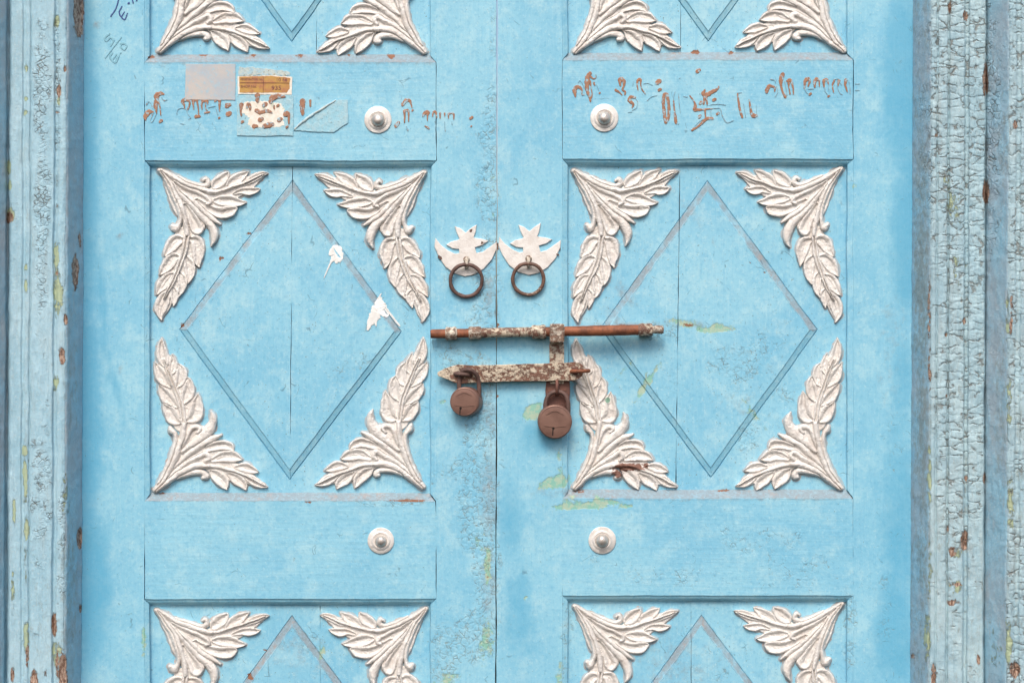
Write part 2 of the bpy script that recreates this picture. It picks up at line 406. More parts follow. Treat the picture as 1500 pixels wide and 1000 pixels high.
# ------------------------------------------------------------------ wear marks and painted-in shade (photo pixels)
# channel, x, y, rx, ry, strength, angle
W_BLUE = [
    # crazing along the meeting edge of the left leaf, and scattered patches
    (0, 722, 60, 7, 120, .55, 0), (0, 718, 190, 14, 80, .75, 0), (0, 714, 280, 20, 60, .8, 0), (0, 700, 205, 30, 14, .5, 0),
    (0, 712, 395, 24, 60, .9, 0), (0, 708, 470, 24, 30, .9, 0), (0, 660, 420, 20, 60, .5, 0), (0, 700, 560, 28, 50, .95, 0),
    (0, 660, 520, 26, 30, .7, 0), (0, 705, 640, 26, 60, 1, 0), (0, 700, 740, 30, 80, 1, 0), (0, 712, 830, 22, 60, 1, 0),
    (0, 700, 930, 35, 50, .9, 0), (0, 655, 960, 25, 50, .9, 0), (0, 680, 690, 40, 30, .7, 0), (0, 640, 700, 20, 20, .5, 0),
    (0, 1080, 555, 70, 60, .55, 0), (0, 1130, 500, 40, 50, .5, 0), (0, 1100, 640, 30, 30, .6, 0), (0, 1150, 590, 30, 50, .55, 0),
    (0, 980, 845, 110, 26, .5, 0), (0, 1170, 835, 80, 40, .5, 0), (0, 1120, 790, 110, 30, .5, 0), (0, 880, 830, 50, 22, .5, 0),
    (0, 1310, 650, 20, 60, .5, 0), (0, 980, 560, 30, 40, .4, 0), (0, 510, 540, 50, 50, .45, 0), (0, 460, 790, 120, 50, .35, 0),
    (0, 980, 480, 40, 20, .6, 0), (0, 1245, 920, 14, 80, .6, 0), (0, 830, 940, 14, 80, .6, 0), (0, 540, 480, 40, 20, .5, 0),
    (0, 440, 940, 40, 40, .45, 0), (0, 1040, 980, 50, 40, .5, 0), (0, 840, 350, 12, 60, .4, 0), (0, 735, 340, 10, 60, .3, 0),
    (0, 570, 735, 60, 9, .7, 0), (0, 1230, 260, 14, 60, .5, 0), (0, 160, 620, 30, 60, .3, 0), (0, 1290, 880, 30, 80, .45, 0),
    # grey worn smears
    (1, 716, 600, 12, 60, .42, 0), (1, 716, 720, 14, 70, .45, 0), (1, 715, 850, 11, 60, .45, 0), (1, 716, 420, 10, 50, .4, 0),
    (1, 915, 430, 26, 9, .5, -.95), (1, 895, 463, 20, 9, .45, -.95), (1, 1010, 310, 60, 6, .3, -.95),
    (1, 1010, 474, 60, 5, .45, 0), (1, 920, 476, 60, 5, .5, 0), (1, 142, 37, 9, 8, .40, 0), (1, 800, 720, 30, 12, .3, 0),
    (1, 835, 722, 16, 9, .55, 0), (1, 1080, 590, 30, 20, .25, 0), (1, 176, 345, 6, 5, .5, 0), (1, 175, 540, 5, 6, .5, 0),
    (1, 990, 980, 60, 60, .26, 0), (1, 440, 960, 60, 40, .2, 0), (1, 1310, 480, 20, 60, .25, 0), (1, 1300, 560, 18, 40, .2, 0),
    # green and yellow undercoat
    (2, 782, 602, 15, 12, 1.0, .5), (2, 820, 665, 4, 12, .6, 0), (2, 815, 705, 24, 9, 1.0, .2), (2, 822, 690, 5, 14, .6, 0),
    (2, 855, 740, 50, 5, 1.15, .05), (2, 905, 738, 34, 4, .9, -.25), (2, 835, 736, 16, 10, .5, 0), (2, 1050, 481, 28, 5, 1.2, 0), (2, 995, 473, 30, 4, .9, 0),
    (2, 647, 590, 8, 6, .5, 0), (2, 716, 830, 4, 30, 1.1, 0), (2, 712, 940, 12, 40, .6, 0), (2, 655, 1000, 20, 20, .6, 0),
    (2, 820, 1000, 5, 40, .7, 0), (2, 722, 290, 3, 60, .4, 0), (2, 211, 940, 3, 26, .7, 0), (2, 1250, 275, 5, 12, .4, 0),
    (2, 945, 565, 6, 26, .85, -.6), (2, 470, 955, 8, 12, .5, 0), (2, 660, 535, 20, 10, .42, 0), (2, 700, 800, 14, 30, .35, 0),
    (2, 917, 540, 5, 20, .55, -.7), (2, 948, 548, 4, 5, .8, 0), (2, 1100, 600, 4, 30, .7, .65), (2, 965, 535, 4, 4, .6, 0), (2, 772, 876, 3, 3, .8, 0),
    # brown
    (3, 1005, 473, 28, 3, .95, 0), (3, 1070, 482, 7, 3, .7, 0), (3, 905, 474, 26, 4, .5, 0), (3, 716, 845, 3, 14, .6, 0),
    (3, 729, 360, 2, 5, .9, 0), (3, 729, 475, 2, 5, .9, 0), (3, 729, 580, 3, 5, .7, 0), (3, 996, 650, 4, 5, .7, .6),
    (3, 585, 483, 7, 5, .5, 0), (3, 365, 341, 5, 4, .8, 0), (3, 324, 381, 6, 4, .85, 0), (3, 268, 478, 4, 5, .8, 0), (3, 484, 347, 3, 4, .6, 0), (3, 520, 400, 3, 5, .5, 0),
    (3, 298, 81, 9, 3, .85, 0), (3, 370, 82, 6, 2.5, .7, 0), (3, 440, 82, 8, 3, .8, 0), (3, 572, 82, 7, 3.5, .85, 0), (3, 482, 82, 6, 3, .6, 0), (3, 222, 84, 8, 3, .6, 0), (3, 512, 82, 5, 3, .7, 0),
    (3, 1018, 77, 8, 3, .85, 0), (3, 1071, 77, 6, 3, .7, 0), (3, 1060, 717, 11, 3, .75, 0), (3, 1112, 716, 8, 2.5, .6, 0), (3, 240, 722, 7, 2, .6, 0), (3, 600, 733, 30, 1.6, .75, 0), (3, 450, 735, 10, 1.4, .6, 0),
    (3, 850, 720, 12, 4, .5, 0), (3, 1100, 385, 4, 4, .6, 0), (3, 390, 955, 4, 8, .75, .7), (3, 365, 990, 4, 7, .7, .7), (3, 1120, 400, 3, 3, .6, 0),
]


W_COAT_SHADOW = [(0, 124, 250, 22, 260, 1.0, 0), (0, 126, 620, 26, 200, 1.0, 0), (0, 130, 860, 34, 120, 1.0, 0), (0, 124, 60, 16, 90, .8, 0), (0, 168, 560, 7, 90, .7, .28), (0, 150, 440, 7, 90, .7, .1),  # deep blue blobs: blotchy coat plus painted-in shade along jambs and by padlock
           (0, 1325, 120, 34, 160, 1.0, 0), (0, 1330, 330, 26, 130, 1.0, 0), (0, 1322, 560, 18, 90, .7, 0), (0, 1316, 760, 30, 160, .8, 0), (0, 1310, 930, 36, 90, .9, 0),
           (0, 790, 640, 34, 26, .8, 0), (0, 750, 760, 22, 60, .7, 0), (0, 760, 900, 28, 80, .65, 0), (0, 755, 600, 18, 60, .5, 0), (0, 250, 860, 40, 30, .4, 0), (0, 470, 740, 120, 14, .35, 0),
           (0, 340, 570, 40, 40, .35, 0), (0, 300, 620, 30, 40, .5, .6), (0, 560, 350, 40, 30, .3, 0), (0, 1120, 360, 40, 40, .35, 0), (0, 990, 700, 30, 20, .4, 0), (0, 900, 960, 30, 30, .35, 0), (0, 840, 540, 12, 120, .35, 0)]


def eval_marks(x, y, table, base=(0, 0, 0, 0)):
    m = np.tile(np.array(base, dtype=float), (len(x), 1))
    for ch, cx, cy, rx, ry, s, a in table:
        dx, dy = x - cx, y - cy
        ca, sa = math.cos(a), math.sin(a)
        u, v = (dx * ca - dy * sa) / rx, (dx * sa + dy * ca) / ry
        r2 = u * u + v * v
        near = r2 < 9
        m[near, ch] = np.maximum(m[near, ch], s * np.exp(-0.7 * r2[near] ** 1.5))
    return m


# ------------------------------------------------------------------ boards cut on a grid
def grid_cut(bm, step, axis_lines=None):
    bm.verts.ensure_lookup_table()
    co = np.array([v.co[:] for v in bm.verts])
    lo, hi = co.min(0), co.max(0)
    for ax in (0, 1):
        n = np.zeros(3)
        n[ax] = 1
        k = math.floor(lo[ax] / step) + 1
        while k * step < hi[ax] - 0.3:
            if k * step > lo[ax] + 0.3:
                p = np.zeros(3)
                p[ax] = k * step
                bmesh.ops.bisect_plane(bm, geom=bm.verts[:] + bm.edges[:] + bm.faces[:], plane_co=p.tolist(),
                                       plane_no=n.tolist(), dist=1e-3)
            k += 1


def board(name, polys, mat, parent, seed, step=7, depth=34, wob=0.7, hfun=None, extra=None, cuts=(), dust=True, bow=0.5):
    """polys: faces given as (px, py, mm) points; outline is closed backwards into a solid board"""
    bm = bmesh.new()
    cache = {}

    def vert(p):
        k = (round(p[0], 2), round(p[1], 2), round(p[2], 2))
        if k not in cache:
            cache[k] = bm.verts.new(k)
        return cache[k]
    for poly in polys:
        bm.faces.new([vert(p) for p in poly])
    for p, n in cuts:
        bmesh.ops.bisect_plane(bm, geom=bm.verts[:] + bm.edges[:] + bm.faces[:], plane_co=p, plane_no=n, dist=1e-3)
    grid_cut(bm, step)
    bm.verts.index_update()
    co = np.array([v.co[:] for v in bm.verts])
    if hfun is not None:
        co[:, 2] = hfun(co[:, 0], co[:, 1])
    # slope of the faces decides where dust settles (ledges facing up)
    up = np.zeros(len(co))
    cnt = np.zeros(len(co))
    for f in bm.faces:
        ids = [v.index for v in f.verts]
        p = co[ids]
        nrm = np.zeros(3)
        for i in range(len(p)):
            a, b = p[i], p[(i + 1) % len(p)]
            nrm += np.cross(a, b)
        l = np.linalg.norm(nrm)
        if l < 1e-6:
            continue
        nrm /= l
        if nrm[2] < 0:
            nrm = -nrm
        if nrm[1] < -0.3:
            up[ids] += 1
        cnt[ids] += 1
    frac = up / np.maximum(cnt, 1)
    x, y, z = co.T.copy()
    m = eval_marks(x, y, W_BLUE)
    coat_shadow = eval_marks(x, y, W_COAT_SHADOW)[:, 0]
    if dust:
        m[:, 1] = np.maximum(m[:, 1], frac * 0.85)
    if extra is not None:
        extra(x, y, z, m)
    wx = wob * fbm(x / 60, y / 60, seed) + 0.25 * lattice_noise(x / 9, y / 9, seed + 3)
    wy = wob * fbm(x / 60, y / 60, seed + 50) + 0.25 * lattice_noise(x / 9, y / 9, seed + 9)
    wz = bow * surf(x, y) / 0.5
    faces = []
    for f in bm.faces:
        ids = [v.index for v in f.verts]
        a = 0
        for i in range(len(ids)):
            p, q = co[ids[i]], co[ids[(i + 1) % len(ids)]]
            a += p[0] * q[1] - q[0] * p[1]
        faces.append(ids if a < 0 else ids[::-1])      # photo y runs down
    edge_dir = {}
    for f in faces:
        for i in range(len(f)):
            edge_dir[(f[i], f[(i + 1) % len(f)])] = 1
    border = [(a, b) for (a, b) in edge_dir if (b, a) not in edge_dir]
    co2 = np.stack([x + wx, y + wy, z + wz], 1)
    nv = len(co2)
    back = {}
    ext = []
    for a, b in border:
        for q in (a, b):
            if q not in back:
                back[q] = nv + len(ext)
                ext.append((co2[q, 0], co2[q, 1], -depth))
    allv = np.concatenate([co2, np.array(ext)])
    am = np.concatenate([m, np.zeros((len(ext), 4))])
    for a, b in border:
        faces.append([b, a, back[a], back[b]])
    bm.free()
    w = to_world(allv)
    # the back edge goes straight back rather than along the line of sight
    for q, i in back.items():
        w[i, 0], w[i, 2] = w[q, 0], w[q, 2]
    o = obj_np(name, w, faces, mat, parent, am)
    at = o.data.attributes.new('coat_shadow', 'FLOAT', 'POINT')
    at.data.foreach_set('value', np.concatenate([coat_shadow, np.zeros(len(ext))]).astype(np.float32))
    return o


PANEL = -12.0


def surf(x, y):
    return 0.22 * fbm(np.asarray(x, float) / 80, np.asarray(y, float) / 80, 777)

OVOLO = [(0, 0), (.07, -2.2), (.2, -2.4), (.45, -3.2), (.68, -5.2), (.86, -8.4), (.93, -9), (1, PANEL)]
SLOPE = [(0, 0), (.12, -.9), (.9, -10.6), (1, PANEL)]


def bevel_strips(a0, a1, b0, b1, prof):
    """quads between the line a0-a1 (board edge) and b0-b1 (panel edge)"""
    out = []
    L = lambda p, q, t: (p[0] + (q[0] - p[0]) * t, p[1] + (q[1] - p[1]) * t)
    for (t0, d0), (t1, d1) in zip(prof[:-1], prof[1:]):
        p, q = L(a0, b0, t0), L(a1, b1, t0)
        r, s = L(a1, b1, t1), L(a0, b0, t1)
        out.append([(*p, d0), (*q, d0), (*r, d1), (*s, d1)])
    return out


def lozenge(T, Rr, B, L):
    pts = [T, Rr, B, L]
    edges = []
    for i in range(4):
        a, b = np.array(pts[i], float), np.array(pts[(i + 1) % 4], float)
        t = (b - a) / np.linalg.norm(b - a)
        n = np.array([-t[1], t[0]])
        c = np.mean(np.array(pts, float), 0)
        if np.dot(c - a, n) < 0:
            n = -n
        edges.append((a, n))

    def q(x, y):
        return np.min([(x - a[0]) * n[0] + (y - a[1]) * n[1] for a, n in edges], 0)
    cuts = []
    for a, n in edges:
        for off in (-0.8, 0, 1.2, 7.6, 9.2, 11.5):
            p = a + n * off
            cuts.append(((p[0], p[1], 0), (n[0], n[1], 0)))
    prof_q = [-0.8, 0, 1.2, 7.6, 9.2]
    prof_h = [0, -1.5, 1.3, 3.2, 5.0]

    def h(x, y):
        return PANEL + np.interp(q(x, y), prof_q, prof_h)
    return q, cuts, h, edges


def plank_set(door, xs, y0, y1, loz, seed, worn_upper=0.62):
    q, cuts, h, edges = loz

    def extra(x, y, z, m):
        qq = q(x, y)
        band = (qq > -0.3) & (qq < 9.6)
        d = [(x - a[0]) * n[0] + (y - a[1]) * n[1] for a, n in edges]
        up_edge = np.minimum(d[0], d[3]) <= np.minimum(d[1], d[2])
        m[band & up_edge, 1] = worn_upper * (1.0 + 0.3 * fbm(x[band & up_edge] / 40, y[band & up_edge] / 40, 8))
        m[band & up_edge & (qq > 8.5), 1] *= 0.6
        m[band & up_edge & (qq < 0.3), 1] *= 0.75
    for i in range(len(xs) - 1):
        x0t, x0b = xs[i]
        x1t, x1b = xs[i + 1]
        g0 = 0.28 if i else -6
        g1 = 0.28 if i < len(xs) - 2 else -6
        poly = [(x0t + g0, y0 - 5, 0), (x1t - g1, y0 - 5, 0), (x1b - g1, y1 + 5, 0), (x0b + g0, y1 + 5, 0)]
        board('panel_plank', [poly], M['stile'], door, seed + i * 7, hfun=h, extra=extra, cuts=cuts, dust=False, wob=0.5, depth=30, bow=0.35)


def make_door(door, X0, X1, xj0, xj1, xi0, xi1, sections, lozs, joints, seed):
    """X0..X1 leaf edges; xj joint lines; xi panel edges; sections = list of rails (yTopPanelEdge, yRailTop, yRailBot, yBotPanelEdge)"""
    Y0, Y1 = -150, 1150
    ys = sections
    for side in (0, 1):
        xo = X0 if side == 0 else X1
        xj = xj0 if side == 0 else xj1
        xi = xi0 if side == 0 else xi1
        polys = []
        g = 0.0
        marksy = [Y0]
        for r in ys:
            marksy += [r[1], r[2]]
        marksy.append(Y1)
        for a, b in zip(marksy[:-1], marksy[1:]):
            polys.append([(xo[0] if a < 500 else xo[1], a, 0), (xj, a, 0), (xj, b, 0), (xo[0] if b < 500 else xo[1], b, 0)])
        # side bevels along each panel
        spans = [(Y0, Y0, ys[0][1], ys[0][0])]
        for r, s in zip(ys[:-1], ys[1:]):
            spans.append((r[2], r[3], s[1], s[0]))
        spans.append((ys[-1][2], ys[-1][3], Y1, Y1))
        prof = [(0, 0), (.06, -1.0), (.18, -1.1), (.80, -3.4), (.90, -5.0), (1, PANEL)]
        for a, ai, b, bi in spans:
            polys += bevel_strips((xj, a), (xj, b), (xi, ai), (xi, bi), prof)
        board('stile', polys, M['stile'], door, seed + side * 11, dust=False)
    for k, (p0, r0, r1, p1) in enumerate(ys):
        g = 0.5
        a, b = xj0 + g, xj1 - g
        polys = [[(a, r0, 0), (b, r0, 0), (b, r1, 0), (a, r1, 0)]]
        polys += bevel_strips((a, r0), (b, r0), (xi0 + g, p0), (xi1 - g, p0), SLOPE)
        polys += bevel_strips((a, r1), (b, r1), (xi0 + g, p1), (xi1 - g, p1), OVOLO)
        board('rail', polys, M['rail'], door, seed + 31 + k * 5)
    ends = [(Y0, ys[0][0])] + [(r[3], s[0]) for r, s in zip(ys[:-1], ys[1:])] + [(ys[-1][3], Y1)]
    for k, (a, b) in enumerate(ends):
        plank_set(door, [(xi0, xi0)] + joints[k] + [(xi1, xi1)], a, b, lozs[k], seed + 200 + k * 40, (0.45, 0.62, 0.72)[k])
    # dark board added behind the planks to stop light leaking through joints
    ox0, ox1 = min(X0) + 3, max(X1) - 3
    pts = [(ox0, Y0, -36), (ox1, Y0, -36), (ox1, Y1, -36), (ox0, Y1, -36)]
    back = [(p[0], p[1], -44) for p in pts]
    v = to_world(np.array(pts + back))
    obj_np('added_backing', v, [[3, 2, 1, 0], [4, 5, 6, 7], [0, 1, 5, 4], [1, 2, 6, 5], [2, 3, 7, 6], [3, 0, 4, 7]], M['back'], door)


door_l = thing('door_leaf', 'left leaf of the light blue carved door, with paper stickers on its upper rail', 'door', (-0.63, 0, 0.55), 'leaves of the blue double door')
door_r = thing('door_leaf', 'right leaf of the light blue carved door, with hooked cross symbol on upper rail', 'door', (0.587, 0, 0.55), 'leaves of the blue double door')

LOZ_LM = lozenge((428.5, 264), (588, 486), (424, 702), (263, 483))
LOZ_RM = lozenge((1036, 265), (1197, 483), (1041, 699), (879, 481))
LOZ_LT = lozenge((427.5, -380), (585, -159), (427.5, 62), (266, -159))
LOZ_RT = lozenge((1037.5, -378), (1197, -158), (1037.5, 61), (879, -158))
LOZ_LB = lozenge((428, 901), (588, 1120), (428, 1338), (268, 1120))
LOZ_RB = lozenge((1027.5, 900), (1190, 1119), (1027.5, 1337), (866, 1119))

make_door(door_l, (112, 110), (727.3, 725.6), 211.5, 639, 220.5, 629.8,
          [(80.3, 91.5, 235, 245), (721.5, 734, 876.5, 886)],
          [LOZ_LT, LOZ_LM, LOZ_LB], [[(463.5, 463.5)], [(428.5, 424.5)], [(469, 469)]], 11)
make_door(door_r, (728.9, 727.2), (1345, 1342), 823.5, 1250, 832.5, 1239.5,
          [(77.3, 88.5, 233, 243.5), (716.5, 730, 871.7, 881)],
          [LOZ_RT, LOZ_RM, LOZ_RB], [[(997, 997)], [(996, 990)], [(1012, 1013)]], 911)

# ------------------------------------------------------------------ carved sprays
# strokes: kind, height mm, [(u, v, half width)...]  traced at 3.846 x photo scale
T_LEAF_LONG = [
    ('flat', 2.6, [(282, 452, 62), (262, 540, 72), (222, 650, 62), (185, 750, 44), (152, 850, 28), (141, 900, 10)]),
    ('lobe', 5.2, [(272, 470, 8), (238, 468, 30), (208, 494, 37), (182, 530, 24), (161, 557, 3)]),
    ('lobe', 4.9, [(240, 560, 8), (208, 572, 34), (178, 606, 36), (154, 638, 20), (133, 663, 3)]),
    ('lobe', 4.6, [(205, 660, 8), (178, 682, 32), (150, 720, 32), (129, 752, 16), (113, 777, 3)]),
    ('lobe', 4.6, [(182, 760, 8), (155, 800, 34), (136, 850, 34), (133, 888, 18), (142, 921, 3)]),
    ('lobe', 5.2, [(302, 460, 10), (336, 482, 36), (350, 535, 36), (349, 582, 20), (357, 615, 3)]),
    ('lobe', 4.9, [(282, 560, 8), (302, 606, 32), (306, 655, 28), (300, 692, 14), (290, 716, 3)]),
    ('lobe', 4.6, [(248, 650, 8), (258, 694, 30), (256, 738, 24), (246, 768, 11), (237, 787, 3)]),
    ('lobe', 4.4, [(205, 742, 8), (214, 772, 26), (209, 806, 18), (203, 840, 3)]),
    ('rib', 7.0, [(274, 445, 9), (254, 560, 8), (206, 680, 6), (152, 800, 3)]),
    ('rib', 7.0, [(293, 445, 9), (274, 560, 8), (224, 680, 6), (160, 800, 3)]),
]
T_LEAF_SHORT = [
    ('flat', 2.4, [(436, 205, 36), (520, 195, 54), (600, 160, 44), (680, 125, 22), (730, 102, 7)]),
    ('lobe', 5.2, [(434, 168, 9), (452, 150, 29), (482, 128, 34), (509, 106, 20), (523, 88, 3)]),
    ('lobe', 4.9, [(512, 170, 8), (542, 142, 27), (582, 116, 28), (613, 96, 15), (632, 82, 3)]),
    ('lobe', 4.7, [(612, 150, 7), (650, 129, 19), (690, 111, 20), (720, 101, 12), (743, 95, 3)]),
    ('lobe', 5.2, [(442, 240, 14), (482, 241, 30), (532, 249, 33), (582, 258, 17), (615, 258, 3)]),
    ('lobe', 4.8, [(545, 208, 7), (592, 191, 18), (632, 192, 25), (665, 190, 17), (693, 183, 3)]),
    ('rib', 7.2, [(415, 196, 12), (480, 186, 10), (560, 160, 8), (640, 132, 6), (725, 101, 3)]),
]
T_STEM = [
    ('flat', 3.0, [(150, 100, 14), (215, 190, 40), (275, 280, 64), (320, 330, 60), (345, 390, 40)]),
    ('flat', 3.0, [(180, 115, 16), (280, 175, 34), (350, 230, 50), (420, 262, 50), (470, 285, 40)]),
    ('rib', 8.2, [(130, 76, 13), (172, 128, 19), (208, 198, 19), (234, 270, 15), (246, 335, 12), (240, 378, 13), (222, 402, 22), (204, 388, 13)]),
    ('rib', 8.8, [(140, 82, 10), (196, 160, 17), (240, 250, 19), (266, 320, 17), (279, 385, 16), (284, 436, 15)]),
    ('lobe', 6.2, [(272, 270, 9), (300, 320, 22), (326, 366, 32), (340, 402, 38)]),
    ('rib', 7.6, [(205, 150, 10), (275, 238, 16), (348, 318, 18), (404, 366, 24), (436, 420, 26), (440, 465, 17), (424, 502, 3)]),
    ('rib', 7.0, [(232, 178, 9), (312, 250, 16), (380, 308, 17), (436, 348, 14), (474, 374, 5)]),
    ('lobe', 5.6, [(340, 250, 14), (410, 288, 24), (470, 308, 33), (520, 306, 34), (556, 292, 14)]),
    ('rib', 7.4, [(214, 134, 12), (292, 180, 15), (366, 214, 13), (404, 236, 14), (414, 258, 13), (395, 266, 10)]),
    ('rib', 8.6, [(138, 74, 11), (228, 128, 18), (310, 165, 18), (400, 192, 15), (440, 192, 11)]),
    ('rib', 6.8, [(236, 120, 13), (316, 152, 15), (370, 164, 13), (404, 152, 15), (396, 126, 11), (380, 132, 8)]),
]
B_LEAF_LONG = [
    ('flat', 2.6, [(228, 528, 62), (212, 450, 78), (178, 340, 66), (140, 240, 44), (108, 140, 26), (98, 85, 8)]),
    ('lobe', 5.2, [(246, 520, 10), (284, 498, 40), (299, 450, 37), (300, 404, 24), (304, 367, 3)]),
    ('lobe', 4.9, [(226, 420, 8), (246, 372, 34), (256, 322, 27), (250, 281, 3)]),
    ('lobe', 4.7, [(196, 330, 8), (214, 292, 33), (214, 242, 24), (199, 204, 3)]),
    ('lobe', 4.5, [(160, 262, 8), (170, 226, 29), (168, 182, 17), (160, 152, 3)]),
    ('lobe', 4.7, [(140, 232, 9), (112, 172, 34), (100, 120, 27), (97, 64, 3)]),
    ('lobe', 5.2, [(200, 530, 10), (166, 500, 40), (140, 456, 33), (114, 419, 3)]),
    ('lobe', 4.9, [(188, 440, 8), (145, 402, 37), (110, 362, 28), (88, 323, 3)]),
    ('lobe', 4.7, [(150, 332, 8), (112, 284, 37), (86, 242, 25), (70, 203, 3)]),
    ('rib', 7.0, [(219, 538, 9), (201, 430, 8), (156, 300, 6), (112, 180, 3)]),
    ('rib', 7.0, [(238, 538, 9), (220, 430, 8), (174, 300, 6), (122, 180, 3)]),
]
B_LEAF_SHORT = [
    ('flat', 2.4, [(385, 775, 36), (470, 800, 56), (560, 830, 44), (640, 868, 22), (685, 886, 7)]),
    ('lobe', 5.2, [(392, 738, 14), (450, 720, 31), (508, 724, 32), (560, 742, 3)]),
    ('lobe', 4.8, [(520, 782, 8), (570, 784, 27), (612, 796, 22), (650, 809, 3)]),
    ('lobe', 5.2, [(378, 802, 10), (412, 832, 34), (448, 866, 31), (469, 907, 3)]),
    ('lobe', 4.9, [(478, 820, 8), (520, 850, 32), (558, 880, 26), (576, 914, 3)]),
    ('lobe', 4.7, [(570, 832, 8), (622, 860, 28), (662, 880, 19), (700, 893, 3)]),
    ('rib', 7.2, [(365, 774, 12), (420, 780, 11), (480, 796, 10), (580, 832, 7), (685, 884, 3)]),
]
B_STEM = [
    ('flat', 3.0, [(90, 895, 12), (150, 810, 30), (210, 720, 52), (270, 650, 60), (330, 600, 44)]),
    ('flat', 3.0, [(110, 885, 14), (210, 800, 30), (300, 740, 48), (390, 700, 46), (450, 680, 34)]),
    ('rib', 8.8, [(66, 912, 14), (122, 846, 18), (176, 744, 20), (212, 640, 19), (228, 545, 16)]),
    ('rib', 8.0, [(76, 900, 11), (152, 752, 16), (178, 660, 14), (176, 605, 14), (156, 580, 18), (150, 560, 11)]),
    ('rib', 7.4, [(190, 720, 11), (232, 632, 15), (258, 582, 14), (290, 560, 17), (316, 574, 14), (300, 598, 9)]),
    ('rib', 7.4, [(220, 700, 10), (290, 644, 24), (350, 592, 30), (386, 545, 25), (388, 505, 17), (377, 474, 3)]),
    ('rib', 7.0, [(170, 790, 10), (280, 692, 18), (370, 632, 20), (437, 600, 5)]),
    ('lobe', 5.6, [(250, 732, 13), (340, 682, 20), (424, 658, 27), (478, 664, 24), (506, 688, 6)]),
    ('rib', 7.4, [(130, 850, 13), (230, 772, 16), (306, 730, 16), (352, 706, 16), (372, 728, 16), (352, 748, 10)]),
    ('rib', 8.6, [(72, 915, 12), (200, 820, 20), (290, 780, 19), (370, 774, 14)]),
    ('rib', 6.8, [(180, 842, 13), (262, 816, 16), (326, 812, 17), (350, 834, 20), (334, 842, 13)]),
]
REF_T = np.array([(125, 70), (141, 920), (743, 95)], float)     # anchor, long tip, short tip
REF_B = np.array([(60, 918), (97, 65), (698, 892)], float)


def catmull(P, n):
    P = np.asarray(P, float)
    Q = np.vstack([2 * P[0] - P[1], P, 2 * P[-1] - P[-2]])
    out = []
    m = len(P) - 1
    for i in range(m):
        p0, p1, p2, p3 = Q[i:i + 4]
        t = np.linspace(0, 1, n, endpoint=(i == m - 1))[:, None]
        out.append(0.5 * (2 * p1 + (p2 - p0) * t + (2 * p0 - 5 * p1 + 4 * p2 - p3) * t ** 2 + (3 * p1 - p0 - 3 * p2 + p3) * t ** 3))
    o = np.vstack(out)
    o[:, 2] = np.maximum(o[:, 2], 1.0)
    return o


def relief(strokes, pitch):
    """height field of overlapping carved strokes -> trimmed grid with a clean outline (local units)"""
    S = [catmull(s[2], 26) for s in strokes]
    allp = np.vstack(S)
    lo = (allp[:, :2] - allp[:, 2:3]).min(0) - pitch * 2
    hi = (allp[:, :2] + allp[:, 2:3]).max(0) + pitch * 2
    gx = np.arange(lo[0], hi[0], pitch)
    gy = np.arange(lo[1], hi[1], pitch)
    X, Y = np.meshgrid(gx, gy, indexing='ij')

    def field(x, y):
        sd = np.full(x.shape, -1e9)
        H = np.zeros(x.shape)
        H2 = np.zeros(x.shape)
        for (kind, h, _), P in zip(strokes, S):
            best = np.full(x.shape, 1e9)
            bd = np.full(x.shape, -1e9)
            for px, py, r in P:
                d = np.hypot(x - px, y - py)
                f = d / r
                best = np.minimum(best, f)
                bd = np.maximum(bd, r - d)
            sd = np.maximum(sd, bd)
            f = np.clip(best, 0, 1)
            if kind == 'rib':
                hh = h * (0.35 + 0.65 * np.sqrt(np.maximum(0, 1 - f ** 2.0))) * (best < 1)
            elif kind == 'lobe':
                rim = 0.50 + 0.50 * smooth(0.15, 0.76, f)
                hh = (2.0 + (h * rim - 2.0) * np.sqrt(np.maximum(0, 1 - smooth(0.84, 1.02, f) ** 2))) * (best < 1)
            else:
                hh = h * (best < 1)
            if kind != 'flat':
                H2 = np.maximum(H2, np.minimum(H, hh) * (best < 1))
            H = np.maximum(H, hh)
        # carver's cut where two strokes meet, and a shallow one where a stroke rises from the ground
        meet = np.exp(-((H - H2) / 0.42) ** 2) * (H2 > 2.3)
        H = H - 2.8 * meet
        return sd, H
    sd, H = field(X, Y)
    H = H + 0.18 * fbm(X / 22, Y / 22, 5) * (H > 0)
    ins = sd > 0
    cell = ins[:-1, :-1] | ins[1:, :-1] | ins[:-1, 1:] | ins[1:, 1:]
    used = np.zeros(ins.shape, bool)
    used[:-1, :-1] |= cell
    used[1:, :-1] |= cell
    used[:-1, 1:] |= cell
    used[1:, 1:] |= cell
    gxs, gys = np.gradient(sd, pitch)
    gl = np.maximum(np.hypot(gxs, gys), 0.3)
    out = used & ~ins
    X2, Y2 = X.copy(), Y.copy()
    X2[out] -= (sd * gxs / gl ** 2)[out]
    Y2[out] -= (sd * gys / gl ** 2)[out]
    H = np.maximum(H, 1.9)
    H[out] = 1.9
    idx = -np.ones(ins.shape, int)
    idx[used] = np.arange(used.sum())
    ci, cj = np.nonzero(cell)
    quads = np.stack([idx[ci, cj], idx[ci, cj + 1], idx[ci + 1, cj + 1], idx[ci + 1, cj]], 1)
    V = np.stack([X2[used], Y2[used], H[used]], 1)
    # cavity: how far below its surroundings a point lies
    Hb = H.copy()
    for _ in range(5):
        Hb = (Hb + np.roll(Hb, 1, 0) + np.roll(Hb, -1, 0) + np.roll(Hb, 1, 1) + np.roll(Hb, -1, 1)) / 5
    nrm = -np.stack([(gxs / gl)[used], (gys / gl)[used]], 1)
    return V, quads, nrm


REL = {}
for key, st in (('TL', T_LEAF_LONG), ('TS', T_LEAF_SHORT), ('TM', T_STEM), ('BL', B_LEAF_LONG), ('BS', B_LEAF_SHORT), ('BM', B_STEM)):
    REL[key] = relief(st, 2.7)


